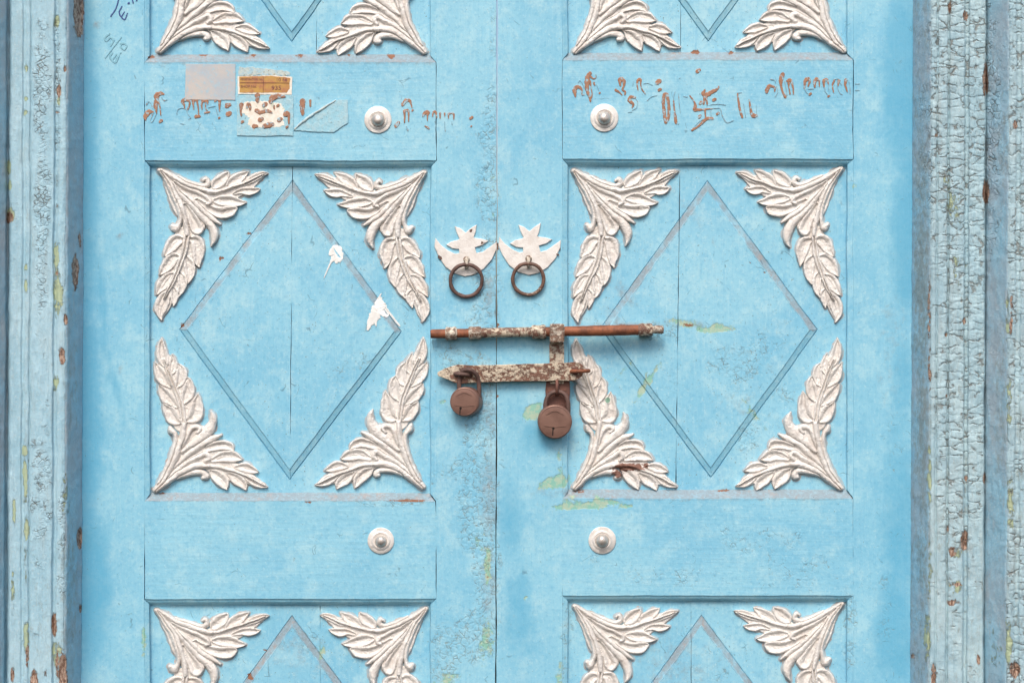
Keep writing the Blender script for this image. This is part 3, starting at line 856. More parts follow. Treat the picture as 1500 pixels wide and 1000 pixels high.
def border_edges(quads):
    e = np.concatenate([quads[:, [0, 1]], quads[:, [1, 2]], quads[:, [2, 3]], quads[:, [3, 0]]])
    n = int(quads.max()) + 1
    code = e[:, 0].astype(np.int64) * n + e[:, 1]
    rev = e[:, 1].astype(np.int64) * n + e[:, 0]
    return e[~np.isin(code, rev)]


def carved_piece(name, key, ref, anchors, parent, seed, wear=()):
    V, quads, nrm = REL[key]
    A = np.array(anchors, float)
    Ms = np.stack([ref[1] - ref[0], ref[2] - ref[0]], 1)
    Md = np.stack([A[1] - A[0], A[2] - A[0]], 1)
    L = Md @ np.linalg.inv(Ms)
    loc = (V[:, :2] - ref[0]) @ L.T + A[0]
    x, y = loc.T
    dx = 1.3 * fbm(x / 32, y / 32, seed, 2) + 0.35 * lattice_noise(x / 7, y / 7, seed + 1)
    dy = 1.3 * fbm(x / 32, y / 32, seed + 30, 2) + 0.35 * lattice_noise(x / 7, y / 7, seed + 2)
    ramp = smooth(0, 25, np.hypot(x - A[0][0], y - A[0][1]))
    x, y = x + dx * ramp, y + dy * ramp
    z = V[:, 2] * (1 + 0.10 * fbm(x / 30, y / 30, seed + 60, 2)) + 0.22 * fbm(x / 5, y / 5, seed + 61, 2)
    z = np.maximum(z, 1.2)
    q = quads if np.linalg.det(L) > 0 else quads[:, ::-1]
    nd = nrm @ np.linalg.inv(L)
    nd /= np.maximum(np.linalg.norm(nd, axis=1, keepdims=True), 1e-6)
    be = border_edges(q)
    bi = np.unique(be)
    nb = len(bi)
    remap = -np.ones(len(x), int)
    n0 = len(x)
    remap[bi] = np.arange(nb)
    low = np.stack([x[bi] + nd[bi, 0] * .3, y[bi] + nd[bi, 1] * .3, np.full(nb, 0.12)], 1)
    wr = 1.9 + 1.7 * np.clip(fbm(x[bi] / 11, y[bi] / 11, seed + 5, 2), -0.7, 1.4)
    out = np.stack([x[bi] + nd[bi, 0] * wr, y[bi] + nd[bi, 1] * wr, np.full(nb, -0.25)], 1)
    allv = np.concatenate([np.stack([x, y, z], 1), low, out])
    f1 = np.stack([be[:, 1], be[:, 0], n0 + remap[be[:, 0]], n0 + remap[be[:, 1]]], 1)
    f2 = np.stack([n0 + remap[be[:, 1]], n0 + remap[be[:, 0]], n0 + nb + remap[be[:, 0]], n0 + nb + remap[be[:, 1]]], 1)
    faces = np.concatenate([q, f1, f2])
    mi = np.concatenate([np.zeros(len(q) + len(f1), int), np.ones(len(f2), int)])
    allv[:, 2] += PANEL + 0.35
    m = np.zeros((len(allv), 4))
    m[:, 3] = 1
    for ch, cx, cy, rx, ry, s in wear:
        r2 = ((allv[:, 0] - cx) / rx) ** 2 + ((allv[:, 1] - cy) / ry) ** 2
        m[:, ch] = np.maximum(m[:, ch], s * np.exp(-0.7 * r2))
    return obj_np(name, to_world(allv), faces, [M['silver'], M['spill']], parent, m, True, mi)


def spray(door, kind, anchors, seed, wear=()):
    ref = REF_T if kind == 'T' else REF_B
    stem = carved_piece('carved_spray', kind + 'M', ref, anchors, door, seed, wear)
    carved_piece('leaf', kind + 'L', ref, anchors, stem, seed, wear)
    carved_piece('leaf', kind + 'S', ref, anchors, stem, seed, wear)
    return stem


SPRAYS = [
    (door_l, 'T', [(232.5, 248), (236.5, 469), (392.5, 255)]), (door_l, 'T', [(623.5, 251.5), (619, 472), (463, 257)]),
    (door_l, 'B', [(225.6, 719), (235.5, 497), (391.5, 712)]), (door_l, 'B', [(622, 714.5), (620, 494.5), (463, 710)]),
    (door_r, 'T', [(838.5, 249), (847.3, 472), (993.7, 251.5)]), (door_r, 'T', [(1233.7, 246), (1224, 471), (1079, 253.5)]),
    (door_r, 'B', [(839.5, 716), (844.7, 497), (990, 712)]), (door_r, 'B', [(1234, 716.5), (1226.5, 495.5), (1078.5, 711.5)]),
    (door_l, 'B', [(231.5, 76.5), (236, -146), (393, 71.5)]), (door_l, 'B', [(624, 78), (620, -144), (465.5, 75.5)]),
    (door_r, 'B', [(840, 78), (846, -144), (996, 69)]), (door_r, 'B', [(1238.5, 76.5), (1230, -146), (1077.5, 69.5)]),
    (door_l, 'T', [(227.5, 892), (235, 1114), (393.5, 901)]), (door_l, 'T', [(626, 889.5), (620, 1111), (470, 901)]),
    (door_r, 'T', [(840, 886), (847, 1108), (993, 893.5)]), (door_r, 'T', [(1235, 882.5), (1226, 1105), (1077, 893.5)]),
]
for i, (dr, kd, an) in enumerate(SPRAYS):
    wear = [(1, an[0][0], an[0][1], 16, 16, .35)]
    if i == 6:
        wear += [(0, 920, 684, 24, 6, 1.0), (0, 905, 694, 10, 6, .9), (2, 890, 586, 3, 4, 1.2), (0, 945, 682, 10, 5, .7)]
    spray(dr, kd, an, 100 + i * 9, wear)

# ------------------------------------------------------------------ small solids (photo px / mm)
def tube_mesh(path, radii, seg=14, closed=False, cap=True):
    """path points in (px, py, mm)"""
    P = np.asarray(path, float)
    n = len(P)
    R = np.full(n, radii, float) if np.isscalar(radii) else np.asarray(radii, float)
    T = np.roll(P, -1, 0) - np.roll(P, 1, 0)
    if not closed:
        T[0] = P[1] - P[0]
        T[-1] = P[-1] - P[-2]
    T /= np.linalg.norm(T, axis=1, keepdims=True)
    ref = np.array([0, 0, 1.0])
    if np.max(np.abs(T @ ref)) > 0.96:
        ref = np.array([0.35, 0.9, 0.1])
        ref /= np.linalg.norm(ref)
    V = []
    for i in range(n):
        u = np.cross(T[i], ref)
        u /= np.linalg.norm(u)
        w = np.cross(u, T[i])
        a = np.linspace(0, 2 * math.pi, seg, endpoint=False)
        V.append(P[i] + R[i] * (np.cos(a)[:, None] * u + np.sin(a)[:, None] * w))
    V = np.concatenate(V)
    F = []
    for i in range(n if closed else n - 1):
        j = (i + 1) % n
        for k in range(seg):
            l = (k + 1) % seg
            F.append([i * seg + k, i * seg + l, j * seg + l, j * seg + k])
    if not closed and cap:
        F.append([k for k in range(seg)][::-1])
        F.append([(n - 1) * seg + k for k in range(seg)])
    return V, F


def flip(F):
    return [f[::-1] for f in F]


def put(name, V, F, mat, parent, smooth_=True, wob=0.0, seed=1, local_d=None):
    """all solids are placed where seen: their depth scale uses one mean depth so that shapes stay true"""
    V = np.asarray(V, float).copy()
    if wob:
        V[:, 0] += wob * fbm(V[:, 0] / 6, V[:, 1] / 6 + V[:, 2] / 6, seed, 2)
        V[:, 1] += wob * fbm(V[:, 0] / 6 + 50, V[:, 1] / 6 + V[:, 2] / 6, seed, 2)
        V[:, 2] += wob * fbm(V[:, 0] / 6 + 90, V[:, 1] / 6, seed, 2)
    V[:, 2] += surf(V[:, 0], V[:, 1])
    o = obj_np(name, to_world(V), F, mat, parent, None, False)
    me = o.data
    bm = bmesh.new()
    bm.from_mesh(me)
    bmesh.ops.recalc_face_normals(bm, faces=bm.faces)
    for f in bm.faces:
        f.smooth = smooth_
    if smooth_:
        for e in bm.edges:
            if len(e.link_faces) == 2 and e.calc_face_angle(0) > math.radians(42):
                e.smooth = False
    bm.to_mesh(me)
    bm.free()
    return o


def plate_mesh(outline, z0, z1, bev=0.8, holes=()):
    """thick plate with softened front edge, outline in px"""
    P = np.asarray(outline, float)
    n = len(P)
    area = 0.5 * np.sum(P[:, 0] * np.roll(P[:, 1], -1) - np.roll(P[:, 0], -1) * P[:, 1])
    if area < 0:
        P = P[::-1]
    t0 = P - np.roll(P, 1, 0)
    t1 = np.roll(P, -1, 0) - P
    t0 /= np.maximum(np.linalg.norm(t0, axis=1, keepdims=True), 1e-6)
    t1 /= np.maximum(np.linalg.norm(t1, axis=1, keepdims=True), 1e-6)
    nn = np.stack([-(t0 + t1)[:, 1], (t0 + t1)[:, 0]], 1)
    nn /= np.maximum(np.linalg.norm(nn, axis=1, keepdims=True), 0.6)
    Q = P + nn * bev
    V = [(*p, z0) for p in P] + [(*p, z1 - bev * .7) for p in P] + [(*p, z1) for p in Q]
    F = []
    for i in range(n):
        j = (i + 1) % n
        F.append([i, j, n + j, n + i])
        F.append([n + i, n + j, 2 * n + j, 2 * n + i])
    F.append([2 * n + i for i in range(n)])
    return np.array(V), F


def tri_fix(o):
    bm = bmesh.new()
    bm.from_mesh(o.data)
    bmesh.ops.triangulate(bm, faces=[f for f in bm.faces if len(f.verts) > 4])
    bm.to_mesh(o.data)
    bm.free()


def lathe(cx, cy, prof, seg=40, tilt=(0, 0)):
    """profile [(radius px, mm)] around an axis towards the viewer; tilt leans it (px per mm)"""
    V, F = [], []
    for r, d in prof:
        a = np.linspace(0, 2 * math.pi, seg, endpoint=False)
        V.append(np.stack([cx + tilt[0] * d + r * np.cos(a), cy + tilt[1] * d + r * np.sin(a), np.full(seg, d)], 1))
    n = len(prof)
    for i in range(n - 1):
        for k in range(seg):
            l = (k + 1) % seg
            F.append([i * seg + k, i * seg + l, (i + 1) * seg + l, (i + 1) * seg + k])
    F.append([(n - 1) * seg + k for k in range(seg)])
    F.append([k for k in range(seg)][::-1])
    return np.concatenate(V), F


def box_mesh(x0, x1, y0, y1, z0, z1, tilt=0.0, nx=1):
    xs = np.linspace(x0, x1, nx + 1)
    V, F = [], []
    for x in xs:
        dy = tilt * (x - x0)
        V += [(x, y0 + dy, z0), (x, y1 + dy, z0), (x, y1 + dy, z1), (x, y0 + dy, z1)]
    for i in range(nx):
        a, b = i * 4, i * 4 + 4
        for k in range(4):
            l = (k + 1) % 4
            F.append([a + k, a + l, b + l, b + k])
    F.append([0, 1, 2, 3])
    F.append([nx * 4 + 3, nx * 4 + 2, nx * 4 + 1, nx * 4])
    return np.array(V, float), F


# bosses
for dr, x, y, r, rs in ((door_l, 553.6, 175.5, 20, 8.6), (door_r, 885.3, 172.8, 20.6, 9), (door_l, 557.8, 791.5, 19.4, 7.6), (door_r, 882.2, 791, 20.2, 8.6)):
    sd = int(x)
    V, F = lathe(x, y, [(r, 0.2), (r, 1.4), (r - .8, 2.2), (r * .74, 2.6), (r * .70, 3.6), (r * .60, 4.2), (r * .53, 3.0), (r * .3, 3.0)], 56)
    bo = put('boss', V, F, M['plate'], dr, True, 0.1, sd)
    s0 = 2.9
    rs *= 1.08
    prof = [(rs * 1.12, s0), (rs * 1.05, s0 + 1.6)] + [(rs * math.cos(t), s0 + 1.8 + rs * .95 * math.sin(t)) for t in np.linspace(0.05, 1.45, 9)]
    V, F = lathe(x, y + (1 if y > 500 else 0), prof, 32)
    put('stud', V, F, M['steel'], bo, True, 0.15, sd + 1)

# ring pulls
PL = [(655, 215), (700, 272), (760, 320), (825, 352), (862, 347), (858, 311), (800, 305), (748, 274), (790, 247), (850, 232), (862, 222),
      (838, 168), (820, 113), (872, 132), (915, 170), (960, 130), (1012, 98), (1002, 160), (982, 213), (1050, 221), (1110, 240), (1060, 276),
      (995, 296), (1010, 346), (1060, 335), (1122, 292), (1187, 245), (1180, 312), (1142, 400), (1072, 480), (990, 530), (910, 546),
      (820, 522), (740, 462), (682, 372), (648, 290)]
for dr, ox, oy, rc, rr, mt, sd in ((door_l, -550, 12, (682.9, 410.6), 23.4, 'ring', 3), (door_r, 0, 0, (773.8, 408.8), 23.0, 'ringflaky', 8)):
    pts = catmull([(p[0] + ox, p[1] + oy, 5) for p in PL] + [(PL[0][0] + ox, PL[0][1] + oy, 5)], 2)[:-1, :2]
    # keep the points of the star sharp: use the raw outline, lightly densified
    raw = np.array([(p[0] + ox, p[1] + oy) for p in PL], float)
    dens = []
    for i in range(len(raw)):
        a, b = raw[i], raw[(i + 1) % len(raw)]
        dens += [a, (a * 2 + b) / 3, (a + b * 2) / 3]
    dens = np.array(dens) / 5.883 + (620, 310)
    V, F = plate_mesh(dens, 0.2, 2.6, 0.7)
    pp = put('pull_plate', V, F, M['plate'], dr, False, 0.2, sd)
    tri_fix(pp)
    sx, sy = rc[0] + 0.6, rc[1] - rr - 7
    V, F = lathe(sx, sy, [(5.2, 1.5), (5.0, 3.0), (3.8, 4.4), (3.4, 5)], 20)
    put('pin', V, F, M['clip'], pp, True, 0.2, sd)
    th = np.linspace(0, 2 * math.pi, 26, endpoint=False)
    path = np.stack([sx + 0 * th, sy + 5 + 6.5 * np.cos(th), 6 + 5.2 * np.sin(th)], 1)
    V, F = tube_mesh(path, 2.9, 12, closed=True)
    put('eye_loop', V, F, M['clip'], pp, True, 0.15, sd)
    th = np.linspace(0, 2 * math.pi, 72, endpoint=False)
    path = np.stack([rc[0] + rr * np.cos(th), rc[1] + rr * np.sin(th), 7.5 - 3.5 * np.sin(th)], 1)
    path[:, :2] += 0.35 * np.stack([fbm(th * 1.5, th * 0, sd), fbm(th * 1.5, th * 0 + 9, sd)], 1)
    V, F = tube_mesh(path, 2.75 + 0.25 * fbm(th * 3, th * 0, sd + 4), 14, closed=True)
    put('pull_ring', V, F, M[mt], pp, True, 0.2, sd)

# ------------------------------------------------------------------ lettering strokes
def ribbon_mesh(strokes, ox, oy, sc, z0, hgt, seed):
    Vs, Fs = [], []
    n0 = 0
    for si, st in enumerate(strokes):
        pts = [((p[0]) / sc + ox, p[1] / sc + oy, p[2] / sc) for p in st]
        if len(pts) == 1:
            x, y, r = pts[0]
            pts = [(x - r * .3, y + r * .2, r * .9), (x + r * .3, y - r * .2, r * .9)]
        C = catmull([(a, b, max(c, 1.0)) for a, b, c in pts], 7)
        rr = catmull([(i, 0, 0) for i in range(len(pts))], 7)[:, 0]
        rad = np.interp(rr, range(len(pts)), [p[2] for p in pts])
        n = len(C)
        T = np.gradient(C[:, :2], axis=0)
        T /= np.maximum(np.linalg.norm(T, axis=1, keepdims=True), 1e-6)
        # rounded ends: prepend and append shrinking rows
        k = [1.0, 0.85, 0.5]
        rows = []
        for kk in k:
            rows.append((C[0, :2] - T[0] * rad[0] * kk, T[0], rad[0] * math.sqrt(max(0.02, 1 - kk * kk))))
        for i in range(n):
            rows.append((C[i, :2], T[i], rad[i]))
        for kk in k[::-1]:
            rows.append((C[-1, :2] + T[-1] * rad[-1] * kk, T[-1], rad[-1] * math.sqrt(max(0.02, 1 - kk * kk))))
        base = []
        zb = z0 + 0.02 * (si % 7)
        for (c, t, r) in rows:
            nv = np.array([-t[1], t[0]])
            j1 = 1 + 0.22 * lattice_noise(np.array([c[0] / 1.6]), np.array([c[1] / 1.6]), seed)[0]
            j2 = 1 + 0.22 * lattice_noise(np.array([c[0] / 1.6]), np.array([c[1] / 1.6]), seed + 7)[0]
            base += [(*(c - nv * r * j1), zb - 0.5), (*(c - nv * r * j1 * .72), zb + hgt), (*(c + nv * r * j2 * .72), zb + hgt), (*(c + nv * r * j2), zb - 0.5)]
        for i in range(len(rows) - 1):
            for q in range(3):
                a = n0 + i * 4 + q
                Fs.append([a, a + 1, a + 5, a + 4])
        Vs += base
        n0 += len(base)
    return np.array(Vs), Fs


def lettering(name, strokes, ox, oy, sc, mat, parent, z0=0.25, hgt=0.3, seed=5, fat=1.15):
    for i, st in enumerate(strokes):
        st = [(p[0], p[1], p[2] * (1.25 if mat.name.startswith('brown') else fat)) for p in st]
        V, F = ribbon_mesh([st], ox, oy, sc, z0 + 0.5 + 0.02 * (i % 7), hgt, seed)
        put(name, V, F, mat, parent, False)


A_B = [[(132, 556, 11), (132, 505, 30), (180, 445, 34), (238, 442, 12)],
       [(296, 256, 24), (288, 216, 34), (338, 176, 26), (394, 178, 12)], [(292, 285, 28), (279, 350, 25), (288, 420, 14), (295, 465, 5)],
       [(318, 285, 16), (340, 350, 9), (350, 430, 8), (355, 490, 6)], [(355, 575, 22)],
       [(698, 340, 9), (676, 302, 22), (700, 264, 24), (756, 262, 26), (782, 310, 13), (752, 405, 8)], [(700, 330, 8), (700, 385, 8)],
       [(840, 404, 6), (829, 320, 14), (840, 270, 26), (880, 262, 18), (890, 300, 12), (905, 400, 8), (910, 480, 9)], [(872, 512, 22), (918, 508, 18)],
       [(958, 405, 6), (955, 320, 14), (980, 275, 24), (1028, 280, 24), (1042, 322, 9)], [(1010, 310, 7), (1015, 400, 7), (1040, 420, 4)],
       [(1002, 455, 12), (1068, 445, 10)], [(1150, 285, 12), (1180, 250, 28), (1212, 260, 23), (1216, 430, 7)], [(1212, 530, 13)],
       [(1340, 345, 34)], [(1350, 470, 32)]]
A_F = [[(244, 445, 8), (222, 505, 7), (202, 555, 7), (216, 592, 6), (245, 560, 6), (285, 480, 5)], [(148, 332, 9), (178, 290, 9), (215, 322, 7), (235, 385, 5)],
       [(368, 230, 6), (400, 274, 8), (442, 264, 6)], [(590, 470, 6), (600, 412, 6), (660, 382, 6), (722, 402, 7), (752, 470, 6), (792, 522, 6), (765, 545, 5)],
       [(1052, 376, 6), (1150, 356, 4)], [(1165, 400, 5), (1190, 480, 8)], [(640, 612, 3), (700, 618, 3)]]
C_B = [[(110, 585, 25), (148, 535, 20)], [(214, 250, 24), (258, 192, 24), (320, 192, 20), (346, 250, 10), (360, 302, 6)],
       [(240, 530, 8), (245, 440, 12), (242, 362, 20), (280, 344, 20), (305, 372, 13), (305, 512, 7)], [(366, 342, 14)],
       [(532, 430, 12), (562, 382, 24), (618, 372, 24), (602, 422, 11), (600, 500, 6)], [(682, 440, 5), (692, 372, 14), (730, 372, 16), (745, 450, 8)],
       [(802, 462, 8), (800, 390, 13)], [(872, 390, 12), (872, 440, 6)], [(932, 470, 6), (936, 402, 13), (980, 382, 13), (1015, 410, 13), (1015, 480, 6)],
       [(1290, 460, 24)], [(1290, 590, 11)], [(565, 590, 9), (620, 622, 14)]]
C_F = [[(270, 600, 9), (290, 650, 14)], [(720, 520, 6), (740, 600, 5)], [(870, 520, 4), (880, 660, 9)], [(985, 520, 6), (990, 560, 9)]]
D_B = [[(130, 465, 10), (120, 405, 22), (112, 362, 27), (165, 322, 22), (222, 368, 11), (224, 436, 7), (254, 442, 6)],
       [(340, 128, 24), (310, 182, 27), (302, 262, 32), (302, 380, 20), (338, 470, 14), (349, 535, 11)],
       [(342, 240, 13), (358, 330, 7), (374, 430, 6), (362, 480, 13)], [(350, 172, 13), (390, 206, 8), (430, 190, 5), (430, 150, 4)],
       [(400, 268, 14), (412, 296, 8)], [(484, 415, 11)],
       [(786, 300, 12), (780, 232, 25), (810, 218, 25), (843, 252, 20), (838, 312, 14), (818, 362, 11), (862, 402, 11), (856, 430, 11)],
       [(722, 374, 18), (772, 404, 9), (812, 444, 6)], [(1046, 372, 6), (1032, 292, 11), (1042, 232, 16), (1082, 216, 15), (1086, 300, 7), (1110, 372, 7), (1148, 420, 11)],
       [(1345, 255, 33)], [(1365, 368, 21)], [(958, 632, 6), (976, 582, 13), (922, 522, 25), (942, 472, 20), (998, 480, 15)]]
D_F = [[(168, 262, 5), (198, 230, 6), (238, 290, 5), (262, 342, 5)], [(440, 290, 4), (470, 370, 5)], [(1010, 490, 6), (1040, 545, 5), (1020, 630, 5), (960, 668, 3)],
       [(1182, 525, 5), (1240, 470, 4), (1320, 450, 4)], [(975, 240, 4), (970, 310, 4)], [(1130, 280, 4), (1190, 270, 3), (1260, 300, 3)], [(905, 695, 3), (960, 690, 3)]]
E_B = [[(142, 790, 18), (126, 680, 17), (110, 520, 17), (122, 420, 20), (156, 412, 20), (172, 470, 17), (186, 600, 17), (180, 720, 17), (146, 790, 18)],
       [(250, 500, 7), (265, 650, 11), (282, 790, 20)], [(590, 85, 26)],
       [(474, 428, 7), (530, 502, 9), (548, 572, 18), (540, 620, 22), (640, 616, 11), (780, 602, 6)],
       [(676, 352, 12), (662, 396, 26), (692, 424, 28), (762, 384, 24), (848, 336, 16), (870, 300, 9)], [(664, 540, 9), (676, 450, 16)], [(712, 540, 10), (700, 450, 11)],
       [(626, 524, 21)], [(810, 480, 21)], [(606, 716, 20), (620, 700, 14)], [(858, 672, 18)],
       [(682, 620, 11), (690, 715, 9)], [(782, 742, 15), (704, 742, 20), (640, 800, 16), (566, 864, 10), (508, 892, 16)],
       [(1130, 400, 9), (1142, 500, 11), (1162, 620, 14), (1192, 716, 15)], [(1290, 482, 9), (1310, 620, 13), (1342, 700, 25), (1386, 700, 18)]]
E_F = [[(270, 372, 6), (252, 440, 6), (250, 520, 5)], [(318, 400, 5), (330, 560, 6), (344, 660, 4)], [(318, 812, 9)], [(392, 435, 6), (440, 442, 6)],
       [(800, 598, 6), (888, 600, 6), (920, 700, 7), (982, 790, 9), (1072, 764, 6)], [(765, 545, 5), (880, 540, 5), (964, 552, 5)], [(762, 630, 5), (766, 720, 6)],
       [(545, 840, 6), (600, 780, 6), (680, 735, 6)], [(1135, 385, 8), (1182, 382, 6)], [(1212, 540, 5), (1242, 720, 6)], [(1386, 560, 3), (1390, 680, 4)], [(335, 185, 7)]]
F_B = [[(122, 370, 20), (132, 332, 25), (166, 292, 20), (228, 312, 11), (234, 360, 9)], [(342, 132, 23), (320, 192, 27), (320, 282, 14), (342, 372, 11), (376, 440, 17)],
       [(412, 222, 18), (450, 217, 20), (472, 262, 12), (486, 332, 9), (490, 402, 8)], [(424, 260, 14), (430, 320, 9), (444, 400, 8)],
       [(640, 322, 10), (650, 232, 17), (692, 192, 23), (712, 232, 13), (692, 292, 9)], [(720, 405, 18)],
       [(784, 300, 12), (784, 250, 17), (804, 202, 25), (840, 212, 11), (846, 300, 6)], [(910, 302, 9), (910, 222, 18), (950, 206, 16), (971, 262, 7)], [(975, 432, 15)],
       [(1042, 380, 6), (1026, 292, 9), (1052, 212, 12)], [(1112, 222, 18), (1102, 290, 6)], [(1212, 212, 20), (1202, 282, 13), (1232, 372, 7)]]
F_F = [[(260, 300, 5), (272, 380, 5), (240, 436, 9)], [(372, 232, 7), (392, 342, 6), (402, 422, 6)], [(642, 332, 7), (672, 382, 6), (705, 400, 6)], [(700, 330, 10), (760, 330, 7)],
       [(975, 270, 4), (976, 350, 5)], [(918, 320, 5), (932, 372, 6), (965, 415, 5)], [(1060, 200, 8), (1100, 190, 5)], [(1090, 300, 4), (1130, 390, 7), (1160, 410, 6)],
       [(1250, 222, 5), (1266, 302, 5), (1270, 390, 9)], [(1345, 262, 7), (1398, 262, 5)], [(1348, 350, 9), (1392, 350, 6)], [(1130, 240, 5), (1150, 275, 8)], [(180, 200, 9), (230, 210, 7), (245, 250, 5)]]
for st, ox, oy, sc, mt, dr in ((A_B, 200, 120, 10, 'brown', door_l), (A_F, 200, 120, 10, 'faint', door_l), (C_B, 570, 130, 10.714, 'brown', door_l), (C_F, 570, 130, 10.714, 'faint', door_l),
                               (D_B, 830, 95, 10, 'brown', door_r), (D_F, 830, 95, 10, 'faint', door_r), (E_B, 960, 95, 9.375, 'brown', door_r), (E_F, 960, 95, 9.375, 'faint', door_r),
                               (F_B, 1110, 95, 9.375, 'brown', door_r), (F_F, 1110, 95, 9.375, 'faint', door_r)):
    lettering('painted_letter_stroke', st, ox, oy, sc, M[mt], dr, z0=0.0 if mt == 'faint' else 0.08)
G_INK = [[(452, -60, 7), (400, 120, 8), (322, 244, 9)], [(486, 98, 8), (446, 198, 9), (522, 290, 9), (566, 198, 7)], [(484, 242, 7), (522, 178, 6)], [(585, 50, 13)],
         [(634, -20, 8), (650, 42, 9)], [(712, -10, 8), (698, 14, 8)]]
G_ST = [[(472, 550, 9), (242, 850, 9)], [(300, 500, 12), (236, 556, 14), (256, 604, 12), (312, 556, 12), (362, 590, 14), (320, 670, 12)],
        [(470, 640, 12), (520, 640, 12), (552, 680, 12), (520, 730, 12), (468, 690, 12), (480, 650, 10)], [(466, 780, 10)],
        [(340, 780, 14), (310, 840, 14), (384, 918, 14), (436, 820, 14)], [(350, 870, 12), (400, 800, 12)]]
lettering('ink_stroke', G_INK, 130, 0, 10, M['ink'], door_l, hgt=0.05)
lettering('stencil_stroke', G_ST, 130, 0, 10, M['stencil'], door_l, hgt=0.05)
# white splashes
S1 = [[(132, 545, 12), (150, 530, 28), (168, 535, 34), (180, 565, 24), (165, 590, 10)], [(150, 570, 16), (130, 600, 5), (95, 680, 2)], [(175, 575, 8), (185, 592, 3)]]
S2 = [[(410, 800, 14), (410, 830, 36), (420, 862, 34), (446, 888, 14)], [(395, 850, 30), (378, 900, 32), (358, 930, 20), (342, 970, 7)], [(440, 850, 8), (480, 900, 6), (520, 950, 5)],
      [(400, 800, 6), (416, 770, 3)], [(385, 930, 8), (388, 950, 3)], [(365, 905, 10), (350, 915, 4)]]
for k, st in enumerate(S1 + S2):
    V, F = ribbon_mesh([st], 450, 230, 3.846, 0, 0.45, 40 + k)
    V[:, 2] = LOZ_LM[2](V[:, 0], V[:, 1]) + 0.5 + np.maximum(V[:, 2], 0) + 0.03 * k      # lies on the panel and climbs over the bevel
    put('paint_splash', V, F, M['splash'], door_l, False)

lettering('rust_chip', [[(388, 178, 6), (408, 166, 14), (416, 158, 8)], [(472, 262, 12), (498, 268, 16), (528, 268, 4)], [(138, 388, 12), (150, 400, 14)], [(628, 262, 6), (632, 280, 5)]], 620, 310, 5.883, M['nail'], door_l, z0=1.95, hgt=0.15)
lettering('rust_chip', [[(1150, 368, 5), (1164, 372, 7)], [(920, 352, 6)], [(1180, 318, 4), (1176, 326, 4)]], 620, 310, 5.883, M['nail'], door_r, z0=1.95, hgt=0.15)

# ------------------------------------------------------------------ stickers (thin paper stuck on the rail)
def ragged(poly, step, amp, seed, keep=()):
    P = np.asarray(poly, float)
    out = []
    for i in range(len(P)):
        a, b = P[i], P[(i + 1) % len(P)]
        L = np.linalg.norm(b - a)
        n = max(1, int(L / step))
        nv = np.array([-(b - a)[1], (b - a)[0]]) / L
        for k in range(n):
            p = a + (b - a) * k / n
            am = 0 if i in keep else amp
            out.append(p + nv * am * fbm(np.array([p[0] / 3]), np.array([p[1] / 3]), seed + i, 2)[0])
    return np.array(out)


def sheet(name, outline, z0, z1, mat, parent=None, bev=0.15):
    V, F = plate_mesh(outline, z0, z1, bev)
    o = put(name, V, F, mat, parent, False)
    tri_fix(o)
    return o


def tag(o, label, cat, group=None):
    o['label'] = label
    o['category'] = cat
    if group:
        o['group'] = group
    return o


SG = 'old stickers on the upper rail'
tag(sheet('paper_sticker', ragged([(272, 94), (345, 94), (344.5, 147), (271, 146)], 4, .35, 3), 0.3, 1.0, M['paper_grey']),
    'blank faded silver grey sticker, furthest left on the upper rail', 'sticker', SG)
lab = thing('paper_sticker', 'orange printed label with purple number 935 and a white border', 'sticker', tuple(to_world([(388, 125, 0)])[0]), SG)
sheet('white_border', ragged([(348, 112), (400, 110.6), (428, 113), (427.5, 139), (348.5, 138.3)], 3, .35, 8), 0.3, 1.1, M['paper_white'], lab)
sheet('printed_face', ragged([(350.5, 112.6), (400, 111.4), (425, 114.5), (424, 130), (420, 136), (351, 136)], 3, .4, 12), 1.15, 1.35, M['label'], lab)
sheet('torn_top_strip', ragged([(350, 98), (372, 99), (398, 101), (412, 103), (425, 107), (424.5, 111.8), (400, 110), (348.5, 111.3)], 2.4, 1.1, 15), 0.3, 0.9, M['paper_scab'], lab)


def text_part(txt, x, y, h, parent, mat, d=1.62, sx=1.0):
    cu = bpy.data.curves.new('printed_text', 'FONT')
    cu.body = txt
    cu.size = h / 1000 * 1.38
    cu.extrude = 0.00005
    tmp = bpy.data.objects.new('tmp', cu)
    COL.objects.link(tmp)
    dg = bpy.context.evaluated_depsgraph_get()
    me = bpy.data.meshes.new_from_object(tmp.evaluated_get(dg))
    bpy.data.objects.remove(tmp)
    o = link('printed_text', me, mat, parent)
    w = to_world([(x, y, d)])[0]
    o.location = Vector(w.tolist()) - world_loc(parent)
    o.rotation_euler = (math.radians(90), 0, 0)
    o.scale = (sx, 1, 1)
    return o


text_part('935', 397.5, 131.8, 6.2, lab, M['print'], sx=1.15)
text_part('SHOP No.', 352.5, 128.6, 3.9, lab, M['print'], sx=1.0)
text_part('REGISTRATION No.', 352.2, 117.8, 3.2, lab, M['print'], sx=0.85)
text_part('10 66', 404, 119.5, 5.4, lab, M['print'], sx=1.0)
V, F = ribbon_mesh([[(385.6, 112.6, .28), (385.7, 124, .25), (385.5, 135.8, .28)], [(351, 121.3, .22), (388, 121.4, .22), (424, 121.8, .22)]], 0, 0, 1, 1.9, 0.05, 3)
put('printed_rule', V, F, M['print'], lab, False)

